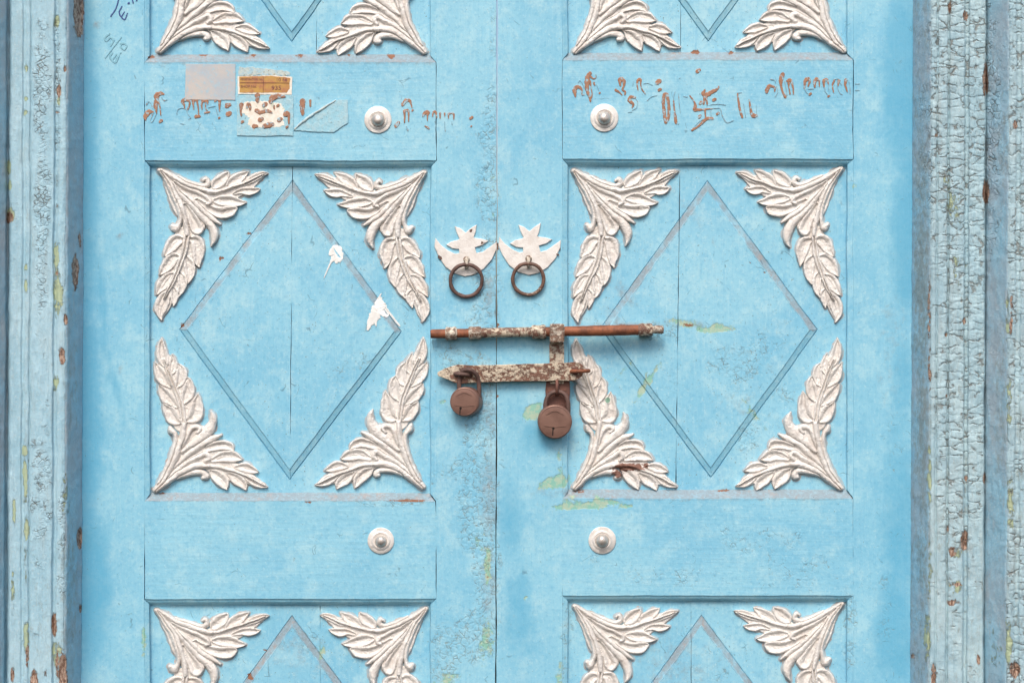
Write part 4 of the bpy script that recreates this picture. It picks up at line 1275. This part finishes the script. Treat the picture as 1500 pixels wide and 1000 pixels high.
st2 = thing('paper_sticker', 'square paper label painted over in blue, with torn white middle and brown brush marks', 'sticker', tuple(to_world([(388, 170, 0)])[0]), SG)
sheet('painted_paper', ragged([(347, 139.6), (429.5, 139.4), (429.6, 199), (410, 198.6), (388, 199.6), (347.2, 198.4)], 4, .35, 22), 0.3, 1.5, M['paper_blue'], st2)
sheet('torn_white_patch', ragged([(361, 149), (378, 147.5), (400, 150), (412, 152), (417, 160), (414, 172), (417, 184), (405, 187), (388, 186), (372, 189), (362, 181), (366, 172), (352, 164), (352, 155)], 2.2, 1.3, 25), 1.3, 1.7, M['paper_white'], st2)
ST_B = [[(310, 418, 26), (310, 480, 20)], [(472, 490, 22), (492, 452, 32), (560, 426, 26), (640, 430, 12)], [(400, 530, 25)], [(300, 600, 22), (340, 625, 20), (420, 602, 20), (480, 622, 11)],
        [(350, 710, 26)], [(582, 712, 24)], [(268, 792, 22), (300, 790, 14)], [(396, 790, 24), (450, 780, 28), (488, 768, 22)], [(112, 530, 22), (106, 600, 12), (112, 660, 9)],
        [(182, 560, 13), (200, 526, 20), (218, 560, 14), (216, 592, 9)], [(655, 645, 27), (688, 640, 18), (692, 760, 7)], [(510, 540, 9), (516, 575, 9)], [(560, 540, 16)], [(670, 800, 14)], [(125, 740, 16)]]
lettering('painted_letter_stroke', ST_B, 340, 90, 8.333, M['brown'], st2, z0=1.8, hgt=0.3, seed=31)

st3 = thing('paper_sticker', 'torn triangular paper scrap with a curled diagonal edge, painted over in pale blue', 'sticker', tuple(to_world([(470, 172, 0)])[0]), SG)
sheet('painted_paper', ragged([(430.5, 191), (446, 176.5), (470, 160), (491, 146.5), (509, 146), (510, 180), (501, 186), (489, 194), (460, 193)], 3, .45, 33), 0.3, 1.5, M['paper_blue'], st3)
path = catmull([(431, 190, 2), (447, 175.5, 3), (470, 160.5, 3), (492, 146.5, 1.5)], 10)
V, F = tube_mesh(np.stack([path[:, 0], path[:, 1], np.full(len(path), 1.6)], 1), np.interp(np.linspace(0, 1, len(path)), [0, .3, .7, 1], [1.0, 2.0, 1.8, .8]), 8)
put('curled_edge', V, F, M['paper_scab'], st3, True, 0.5, 4)
lettering('painted_letter_stroke', [[(862, 490, 30), (856, 560, 27), (860, 640, 17)], [(955, 480, 12), (955, 545, 9)]], 340, 90, 8.333, M['brown'], door_l)

# ------------------------------------------------------------------ bolt, hasp, padlocks
bolt = thing('slide_bolt', 'long rusty round slide bolt held by clips across both door leaves', 'bolt', tuple(to_world([(800, 486, 0)])[0]))
RZ = 13.0
yc = lambda x: 489.0 + (x - 630) * (482.8 - 489.0) / (957 - 630)
xs = np.concatenate([[630.4, 631.2], np.linspace(634, 935, 60), [956]])
rad = np.interp(xs, [630.4, 631.2, 634, 800, 830, 880, 956], [5.0, 6.2, 6.6, 6.9, 7.2, 7.9, 7.6])
V, F = tube_mesh(np.stack([xs, yc(xs), np.full(len(xs), RZ)], 1), rad, 28)
put('rod', V, F, M['rust'], bolt, True, 0.15, 3)
xs2 = np.linspace(705, 780, 20)
V, F = tube_mesh(np.stack([xs2, yc(xs2), np.full(len(xs2), RZ + .1)], 1), np.full(20, 7.3), 24)
put('flaking_paint', V, F, M['rustflake'], bolt, True, 0.12, 4)
V, F = tube_mesh([(956, yc(956), RZ), (962, yc(962) - .5, RZ), (969, 483, RZ), (972, 483, RZ)], [5.6, 6.4, 6.0, 4.6], 18)
put('end_nub', V, F, M['clip'], bolt, True, 0.5, 5)
for x0, x1, r, mt, feet in ((652.5, 669.5, 9.6, 'clip', 1), (686.5, 705, 9.6, 'clip', 1), (779, 799.5, 10.4, 'rustflake', 1), (935, 956, 9.4, 'rustflake', 0)):
    xx = np.linspace(x0, x1, 9)
    rr_ = r + np.array([-1.2, .1, .2, -.2, -.3, -.2, .2, .1, -1.2])
    V, F = tube_mesh(np.stack([xx, yc(xx), np.full(9, RZ - 1)], 1), rr_, 26)
    cl = put('clip', V, F, M[mt], bolt, True, 0.45, int(x0))
    y0 = yc((x0 + x1) / 2)
    V, F = box_mesh(x0 + 1, x1 - 1, y0 - r * .85, y0 + r * .85, 0 if x0 < 900 else -8, RZ - 1)
    put('clip_foot', V, F, M[mt], cl, False, 0.3, int(x0) + 1)
# handle strap wrapped over the rod and running down behind the hasp
V, F = [], []
prof = [(474.6, 6), (474.8, 14), (476.5, 20), (481, 23), (488, 23.4), (494, 22.8), (499.5, 20), (501.5, 14), (502, 8.2), (506, 7.4), (515, 7.0), (530, 6.4), (545, 5.6), (562, 5.2)]
wl = [806, 806, 806, 806, 806, 805.6, 805.6, 805.8, 805, 804.6, 804.8, 805, 805, 805]
wr_ = [826, 826.5, 826.5, 826.3, 826.3, 826, 826, 826, 825.6, 826, 826.4, 826.2, 826, 826]
Vf = [(wl[i], p[0], p[1]) for i, p in enumerate(prof)] + [(wr_[i], p[0], p[1]) for i, p in enumerate(prof)]
n = len(prof)
Vb = [(v[0], v[1] + (1.5 if i % n < 7 else -.5), v[2] - 3.0) for i, v in enumerate(Vf)]
V = np.array(Vf + Vb, float)
for i in range(n - 1):
    F += [[i, i + 1, n + i + 1, n + i], [2 * n + i, 3 * n + i, 3 * n + i + 1, 2 * n + i + 1], [i, 2 * n + i, 2 * n + i + 1, i + 1], [n + i, n + i + 1, 3 * n + i + 1, 3 * n + i]]
F += [[0, n, 3 * n, 2 * n], [n - 1, 3 * n - 1 - 0 - (n - 1) + (n - 1), 4 * n - 1, 2 * n - 1]]
F[-1] = [n - 1, 3 * n - 1, 4 * n - 1, 2 * n - 1]
put('handle_strap', V, F, M['strapflake'], bolt, False, 0.35, 6)

V, F = plate_mesh([(805.6, 476), (808, 474.6), (824, 474.4), (826.6, 476.4), (827, 488), (826.4, 500), (824, 501.6), (808, 501.8), (805.6, 500), (805.2, 488)], 16, 24.6, 2.2)
tri_fix(put('clamp', V, F, M['clip'], bolt, False, 0.4, 19))

hasp = thing('hasp_bar', 'flat rusty hasp bar with pointed left end, level below the slide bolt', 'hasp', tuple(to_world([(750, 547, 0)])[0]))
ol = [(640.5, 548), (641.5, 545), (652, 539.5), (663, 535.6), (671, 533.6), (690, 535), (740, 533.8), (790, 532.2), (825, 531.2), (842, 529.8), (850, 531.6), (854.6, 536),
      (855.5, 543), (853, 550), (846, 556), (838, 557.4), (800, 557.8), (740, 558.8), (700, 560.2), (672, 561.6), (662, 558.5), (650, 553.4), (642.5, 551)]
V, F = plate_mesh(ragged(ol, 5, .35, 44), 8.8, 12.6, 0.8)
hb = put('bar', V, F, M['rustflake'], hasp, False)
tri_fix(hb)


def ring_path(cx, cy, rx, rz, cz, n=24, ang=0.0, a0=0, a1=2 * math.pi, end=False):
    th = np.linspace(a0, a1, n, endpoint=end)
    u, z = rx * np.cos(th), cz + rz * np.sin(th)
    return np.stack([cx + u * math.cos(ang), cy + u * math.sin(ang), z], 1)


# staple through the right end of the bar and the eye at its left end
V, F = tube_mesh(ring_path(850, 543.5, 12.5, 7, 12.5, 26, -0.05, -0.3, math.pi + .3, True), 3.0, 12)
put('staple', V, F, M['rust'], hasp, True, 0.3, 7)
V, F = lathe(842.5, 543, [(6.0, 12.55), (5.6, 12.9), (4.6, 12.95)], 24)
put('slot', V, F, M['darkrust'], hasp, True, 0.3, 17)
V, F = tube_mesh(ring_path(678, 548, 11, 8, 12, 26, 0.09, -0.3, math.pi + .3, True), 3.3, 12)
put('staple', V, F, M['ring'], hasp, True, 0.3, 8)
# spacer blocks that hold the bar on the leaves
for x0, x1 in ((655, 668), (836, 848)):
    V, F = box_mesh(x0, x1, 541, 553, -9 if x0 > 800 else 0, 9.2)
    put('spacer', V, F, M['darkrust'], hasp, False, 0.2, x0)
lower = [(800.5, 557), (834.5, 556), (835, 575), (833.5, 596), (832, 612), (802, 612), (799.5, 590), (799, 572)]
V, F = plate_mesh(ragged(lower, 5, .3, 51), 0.3, 3.4, 0.7)
tp = tag(put('latch_plate', V, F, M['darkrust'], None, False), 'dark rusty plate on the right leaf behind the lower padlock', 'latch plate')
tri_fix(tp)
eye = ring_path(0, 0, 1, 1, 0)
th = np.linspace(0, 2 * math.pi, 30, endpoint=False)
V, F = tube_mesh(np.stack([815.4 + 0 * th + 0.6 * np.sin(th), 567 + 10.5 * np.cos(th), 8 + 7.5 * np.sin(th)], 1), 2.5, 12, closed=True)
put('eye_loop', V, F, M['darkrust'], tp, True, 0.25, 9)


def padlock(label, cx, cy, r, tilt, shackle, z0, key, seed):
    t = thing('padlock', label, 'padlock', tuple(to_world([(cx, cy, 0)])[0]), 'round brown padlocks')
    prof = [(r * .9, z0), (r * .985, z0 + .8), (r, z0 + 2), (r, z0 + 13), (r * .985, z0 + 14.6), (r * .95, z0 + 15.4), (r * .90, z0 + 15.7), (r * .5, z0 + 16), (r * .1, z0 + 16)]
    # shift so that the front face is centred on (cx, cy)
    f = z0 + 16
    V, F = lathe(cx - tilt[0] * f, cy - tilt[1] * f, prof, 64, tilt)
    b = put('body', V, F, M['lock'], t, True, 0.06, seed)
    # round rim line on the front
    th = np.linspace(0, 2 * math.pi, 64, endpoint=False)
    V, F = tube_mesh(np.stack([cx + r * .9 * np.cos(th), cy + r * .9 * np.sin(th), np.full(64, f - .25)], 1), 0.5, 6, closed=True)
    put('rim', V, F, M['lock'], b, True)
    P = catmull([(p[0], p[1], 1) for p in shackle], 10)[:, :2]
    zz = np.interp(np.linspace(0, 1, len(P)), np.linspace(0, 1, len(shackle)), [p[2] for p in shackle])
    V, F = tube_mesh(np.stack([P[:, 0], P[:, 1], zz], 1), 3.25, 16)
    put('shackle', V, F, M['ring'], t, True, 0.12, seed + 2)
    kx, ky = key
    hole = [(kx + 1.9 * math.cos(a), ky - 5.4 + 1.9 * math.sin(a)) for a in np.linspace(2.2, 2.2 + 5.0, 12)] + [(kx + .2, ky - 3), (kx - .4, ky + 5), (kx - 1.9, ky + 5), (kx - 1.4, ky - 3)]
    V, F = plate_mesh(np.array(hole), f - .2, f + .14, 0.05)
    kh = put('keyhole', V, F, M['hole'], b, False)
    tri_fix(kh)
    # faint pressed line across the face
    V, F = ribbon_mesh([[(cx - r * .62, cy + r * .22, .5), (cx, cy + r * .30, .55), (cx + r * .62, cy + r * .24, .5)],
                        [(cx - r * .5, cy - r * .42, .4), (cx, cy - r * .62, .45), (cx + r * .5, cy - r * .42, .4)]], 0, 0, 1, f + .4, 0.45, 4)
    put('pressed_line', V, F, M['lock'], b, False)
    return t


padlock('round brown padlock hanging from the left end of the hasp bar', 679.9, 588.2, 21.6, (-0.40, 0.03),
        [(672.5, 580, 12), (673.2, 556, 13), (678, 543.5, 18), (689, 542, 22), (698, 549, 19), (701.5, 562, 14), (702, 582, 11)], 4.5, (674.6, 603), 61)
padlock('larger round brown padlock hanging lowest, on the eye of the latch plate', 812.9, 617.6, 25.2, (0.04, 0.08),
        [(798.5, 606, 12), (799.5, 588, 12), (805, 577.5, 12), (816, 573, 12), (827, 577.5, 12), (832, 588, 12), (832.5, 606, 12)], 4.5, (810.6, 632.6), 71)

# ------------------------------------------------------------------ door frame mouldings
def strip(name, prof, mat, parent, marks, base, seed, rough=0.5, step=(1.3, 2.6), slant=0.0, flute=0.0, edge_wob=0.8):
    """prof: [(px, mm)] across; runs down the whole frame"""
    Y0, Y1 = -150, 1150
    prof = np.array(prof, float)
    # sample across, keeping every profile corner
    us = []
    for (a, _), (b, _) in zip(prof[:-1], prof[1:]):
        n = max(1, int(round(abs(b - a) / step[0])))
        us += list(a + (b - a) * np.arange(n) / n)
    us.append(prof[-1, 0])
    us = np.array(us)
    order = prof[:, 0]
    if order[0] > order[-1]:
        d = np.interp(us, order[::-1], prof[::-1, 1])
    else:
        d = np.interp(us, order, prof[:, 1])
    ys = np.arange(Y0, Y1 + 1, step[1])
    U, YY = np.meshgrid(us, ys, indexing='ij')
    Dp = np.repeat(d[:, None], len(ys), 1)
    Xp = U + slant * (500 - YY) / 500
    wobx = edge_wob * fbm(U / 40, YY / 45, seed, 3) + 0.3 * lattice_noise(U / 5, YY / 6, seed + 5)
    X = Xp + wobx
    m = eval_marks(Xp.ravel(), YY.ravel(), marks, base)
    relief_ = rough * (0.55 * fbm(U / 6, YY / 16, seed + 20, 3) + 0.35 * lattice_noise(U / 2.2, YY / 30, seed + 31)) + flute * lattice_noise(U / 2.5, YY / 300, seed + 41)
    gouge = np.clip(m[:, 1].reshape(U.shape) - 0.55, 0, 1) * 7
    Z = Dp + relief_ - gouge
    V = np.stack([X.ravel(), YY.ravel(), Z.ravel()], 1)
    ni, nj = U.shape
    idx = np.arange(ni * nj).reshape(ni, nj)
    q = np.stack([idx[:-1, :-1], idx[1:, :-1], idx[1:, 1:], idx[:-1, 1:]], -1).reshape(-1, 4)
    # the profile is closed at the back so that the strip is a solid board
    w = to_world(V)
    side = []
    nb = len(w)
    ext = []
    for row in (0, ni - 1):
        r = idx[row]
        e = w[r].copy()
        e[:, 1] = 0.045
        ext.append(e)
    wv = np.concatenate([w] + ext)
    r0, r1 = nb + np.arange(nj), nb + nj + np.arange(nj)
    a = idx[0]
    q1 = np.stack([a[:-1], a[1:], r0[1:], r0[:-1]], 1)
    b = idx[-1]
    q2 = np.stack([b[1:], b[:-1], r1[:-1], r1[1:]], 1)
    q3 = np.stack([r0[:-1], r0[1:], r1[1:], r1[:-1]], 1)
    faces = np.concatenate([q if us[0] < us[-1] else q[:, ::-1], q1, q2, q3])
    # photo y runs down, so flip to face the viewer
    faces = faces[:, ::-1]
    mk = np.concatenate([m, np.zeros((2 * nj, 4))])
    o = obj_np(name, wv, faces, mat, parent, mk, True)
    for attr in ('sharp',):
        pass
    return o


ML = [  # R cracks
    (0, 62, 120, 16, 120, .7, 0), (0, 62, 300, 15, 90, .8, 0), (0, 60, 420, 14, 70, .6, 0), (0, 66, 560, 12, 120, .4, 0), (0, 60, 720, 26, 140, .55, 0),
    (0, 60, 900, 28, 120, .4, 0), (0, 84, 120, 6, 200, .6, 0), (0, 92, 800, 12, 200, .5, 0),
    (1, 86, 134, 3, 11, .95, 0), (1, 95, 101, 3, 6, .8, 0), (1, 115, 20, 7, 36, 1.1, 0), (1, 110, 398, 4.5, 22, 1.2, 0), (1, 97, 468, 3, 9, .8, 0), (1, 92, 520, 5, 14, .8, 0),
    (1, 80, 915, 4, 18, .9, 0), (1, 116, 788, 4, 14, 1.3, 0), (1, 92, 985, 7, 28, 1.0, 0), (1, 40, 960, 3, 18, .7, 0), (1, 50, 992, 6, 12, .8, 0), (1, 18, 992, 3, 14, .7, 0),
    (1, 14, 318, 5, 9, .9, 0), (1, 117, 350, 3, 16, .6, 0), (1, 84, 975, 3, 30, .7, 0), (1, 66, 985, 3, 8, .6, 0), (1, 84, 400, 2, 4, .8, 0), (1, 118, 890, 3, 8, .7, 0), (1, 84, 165, 4, 2.5, .75, 0), (1, 84, 300, 3, 8, .5, 0),
    (2, 85, 32, 4, 10, .9, 0), (2, 86, 148, 3, 8, .8, 0), (2, 84, 380, 4, 30, .72, 0), (2, 86, 430, 7, 30, .72, 0), (2, 39, 100, 3, 6, .7, 0), (2, 38, 420, 2.5, 10, .9, 0), (2, 38, 392, 3, 6, .8, 0),
    (2, 37, 662, 4, 10, .9, 0), (2, 37, 700, 4, 34, .72, 0), (2, 20, 750, 2.5, 22, .8, 0), (2, 38, 775, 4, 18, .8, 0), (2, 37, 930, 5, 22, .75, 0), (2, 13, 245, 3, 12, .8, 0), (2, 14, 272, 3, 8, .8, 0),
    (2, 82, 560, 5, 12, .6, 0), (2, 95, 720, 6, 50, .42, 0), (2, 38, 165, 3, 4, .8, 0), (2, 15, 315, 6, 12, .8, 0), (2, 84, 960, 7, 26, .6, 0), (2, 18, 860, 3, 50, .45, 0), (2, 38, 145, 3, 4, .8, 0), (2, 38, 820, 3, 30, .45, 0),
    (3, 100, 860, 18, 140, .5, 0), (3, 104, 560, 14, 120, .4, 0), (3, 60, 900, 30, 100, .3, 0), (3, 38, 500, 4, 400, .25, 0)]
rj = random.Random(5)
MR = [(0, 1410, 180, 60, 280, 1.0, 0), (0, 1410, 560, 50, 300, .7, 0), (0, 1400, 860, 50, 160, .45, 0), (0, 1490, 300, 20, 500, .6, 0), (0, 1460, 190, 20, 160, .5, 0), (0, 1490, 900, 20, 200, .8, 0),
      (1, 1444, 118, 4, 24, .95, 0), (1, 1444, 280, 5, 18, .95, 0), (1, 1413, 470, 3, 6, .8, 0), (1, 1412, 790, 5, 14, .95, 0), (1, 1361, 460, 3, 50, .62, 0), (1, 1362, 545, 3, 40, .6, 0),
      (1, 1396, 808, 6, 8, .8, 0), (1, 1397, 882, 10, 6, .7, 0), (1, 1433, 966, 3, 8, .8, 0), (1, 1481, 460, 3, 40, .65, 0), (1, 1488, 182, 4, 8, .7, 0), (1, 1486, 980, 7, 14, .9, 0), (1, 1386, 490, 2.5, 3, 1.2, 0),
      (1, 1392, 10, 3, 12, .7, 0), (1, 1415, 24, 4, 8, .8, 0), (1, 1372, 198, 4, 4, .7, 0), (1, 1337, 960, 3, 4, .8, 0), (1, 1386, 580, 2, 3, .8, 0), (1, 1368, 990, 5, 18, .7, 0),
      (1, 1388, 776, 2, 12, .7, 0), (1, 1415, 700, 3, 5, .7, 0), (1, 1400, 856, 10, 3, .65, 0), (1, 1442, 700, 3, 10, .6, 0),
      (2, 1398, 300, 14, 34, .45, 0), (2, 1400, 390, 14, 30, .42, 0), (2, 1362, 700, 4, 60, .6, 0), (2, 1478, 580, 5, 60, .55, 0), (2, 1358, 930, 6, 40, .6, 0), (2, 1480, 740, 6, 40, .6, 0), (2, 1478, 940, 6, 40, .62, 0),
      (2, 1400, 810, 12, 12, .55, 0), (2, 1400, 860, 12, 10, .55, 0), (2, 1386, 265, 5, 8, .6, 0), (2, 1362, 830, 4, 60, .5, 0), (2, 1476, 480, 3, 60, .5, 0), (2, 1460, 950, 12, 40, .35, 0),
      (3, 1350, 420, 14, 160, .72, 0), (3, 1352, 640, 14, 160, .66, 0), (3, 1350, 250, 12, 90, .6, 0), (3, 1466, 600, 12, 140, .5, 0), (3, 1470, 200, 10, 100, .45, 0), (3, 1400, 420, 26, 60, .3, 0), (3, 1352, 820, 12, 80, .6, 0), (3, 1400, 760, 50, 160, .38, 0), (3, 1410, 960, 50, 90, .34, 0), (3, 1490, 780, 20, 260, .4, 0), (3, 1400, 560, 40, 60, .3, 0)]
D1, D2 = 62, 104
frame_l = thing('door_frame', 'left jamb of the door frame, pale blue cracked paint with bare brown patches', 'door frame', (-0.68, 0, 0.55), 'sides of the moulded door frame')
frame_r = thing('door_frame', 'right jamb of the door frame, heavily cracked grey blue paint in upright grooves', 'door frame', (0.66, 0, 0.55), 'sides of the moulded door frame')
SL = 2.0
strip('return_board', [(95.5, D1 - 1), (99, D1 - 4), (107, 36), (118, 8), (121, 2), (122.5, -10)], M['ret'], frame_l, ML, (0.15, 0, 0, .15), 5, 0.6, slant=SL, edge_wob=0.5)
strip('moulding', [(11.5, D1 - 16), (14, D1 - 2), (16, D1), (31, D1), (32.5, D1 - 3), (35.5, D1 - 3), (37, D1 + .5), (42, D1 + .5), (43.5, D1 - 3.8), (45.5, D1 + .8), (58, D1 + 2.2), (77, D1 + 1.4), (79.5, D1 - 4), (82.5, D1 - 4.2), (85, D1 + .4), (91, D1 + .9), (95.5, D1 - .8)],
      M['face_l'], frame_l, ML, (0.28, 0, 0, 0), 15, 0.55, slant=SL, flute=0.35)
strip('outer_return', [(-20, D2), (-2, D1 + 10), (7, D1 - 3), (9.5, D1 - 16), (11.5, D1 - 17)], M['ret'], frame_l, ML, (0.1, 0, 0, .1), 25, 0.6, slant=SL)
strip('outer_moulding', [(-90, D2), (-60, D2 + 2), (-58, D2 - 2), (-40, D2 + 2), (-22, D2 + 1), (-20, D2)], M['face_l'], frame_l, ML, (0.3, 0, 0, 0), 35, 0.6, step=(3, 6), slant=SL)
SR = 2.0
strip('return_board', [(1334, -10), (1335.5, 2), (1340, 14), (1352, 42), (1360, D1 - 4), (1362.5, D1 - 1)], M['ret'], frame_r, MR, (0.3, 0, 0, .4), 45, 0.8, slant=SR, edge_wob=0.4)
strip('moulding', [(1362.5, D1 - 1), (1366, D1 + 1.5), (1370, D1 + 1), (1372, D1 - 2.6), (1374, D1 + 1.2), (1386, D1 + 1.4), (1388.5, D1 - 5), (1391, D1 + 1.6), (1411, D1 + 2.0), (1413.5, D1 - 4.4), (1417, D1 - 4.6),
                   (1419.5, D1 + 1.6), (1441, D1 + 1), (1443.5, D1 - 9)], M['face_r'], frame_r, MR, (0.35, 0, 0, 0), 55, 1.0, slant=SR, flute=0.45, edge_wob=0.7)
strip('outer_return', [(1443.5, D1 - 10), (1446, D1 - 2), (1474, D2 - 2), (1476.5, D2)], M['ret'], frame_r, MR, (0.35, 0, 0, .15), 65, 0.8, slant=SR)
strip('outer_moulding', [(1476.5, D2), (1480, D2 + 2), (1486, D2 + 1.5), (1489, D2 - 1.8), (1493, D2 - 1.5), (1496, D2 + 2), (1520, D2 + 2), (1560, D2), (1590, D2)], M['face_r'], frame_r, MR, (0.5, 0, 0, 0), 75, 1.0, slant=SR, flute=0.4)

# wall on both sides of the frame, outside the picture
for x0, x1, nm in ((-600, -92, 'wall_left'), (1592, 2100, 'wall_right')):
    V, F = box_mesh(x0, x1, -150, 1150, -60, 95)
    o = put(nm, V, F, M['wall'], None, False)
    o['kind'] = 'structure'
    o['label'] = 'pale plaster wall beside the door frame'
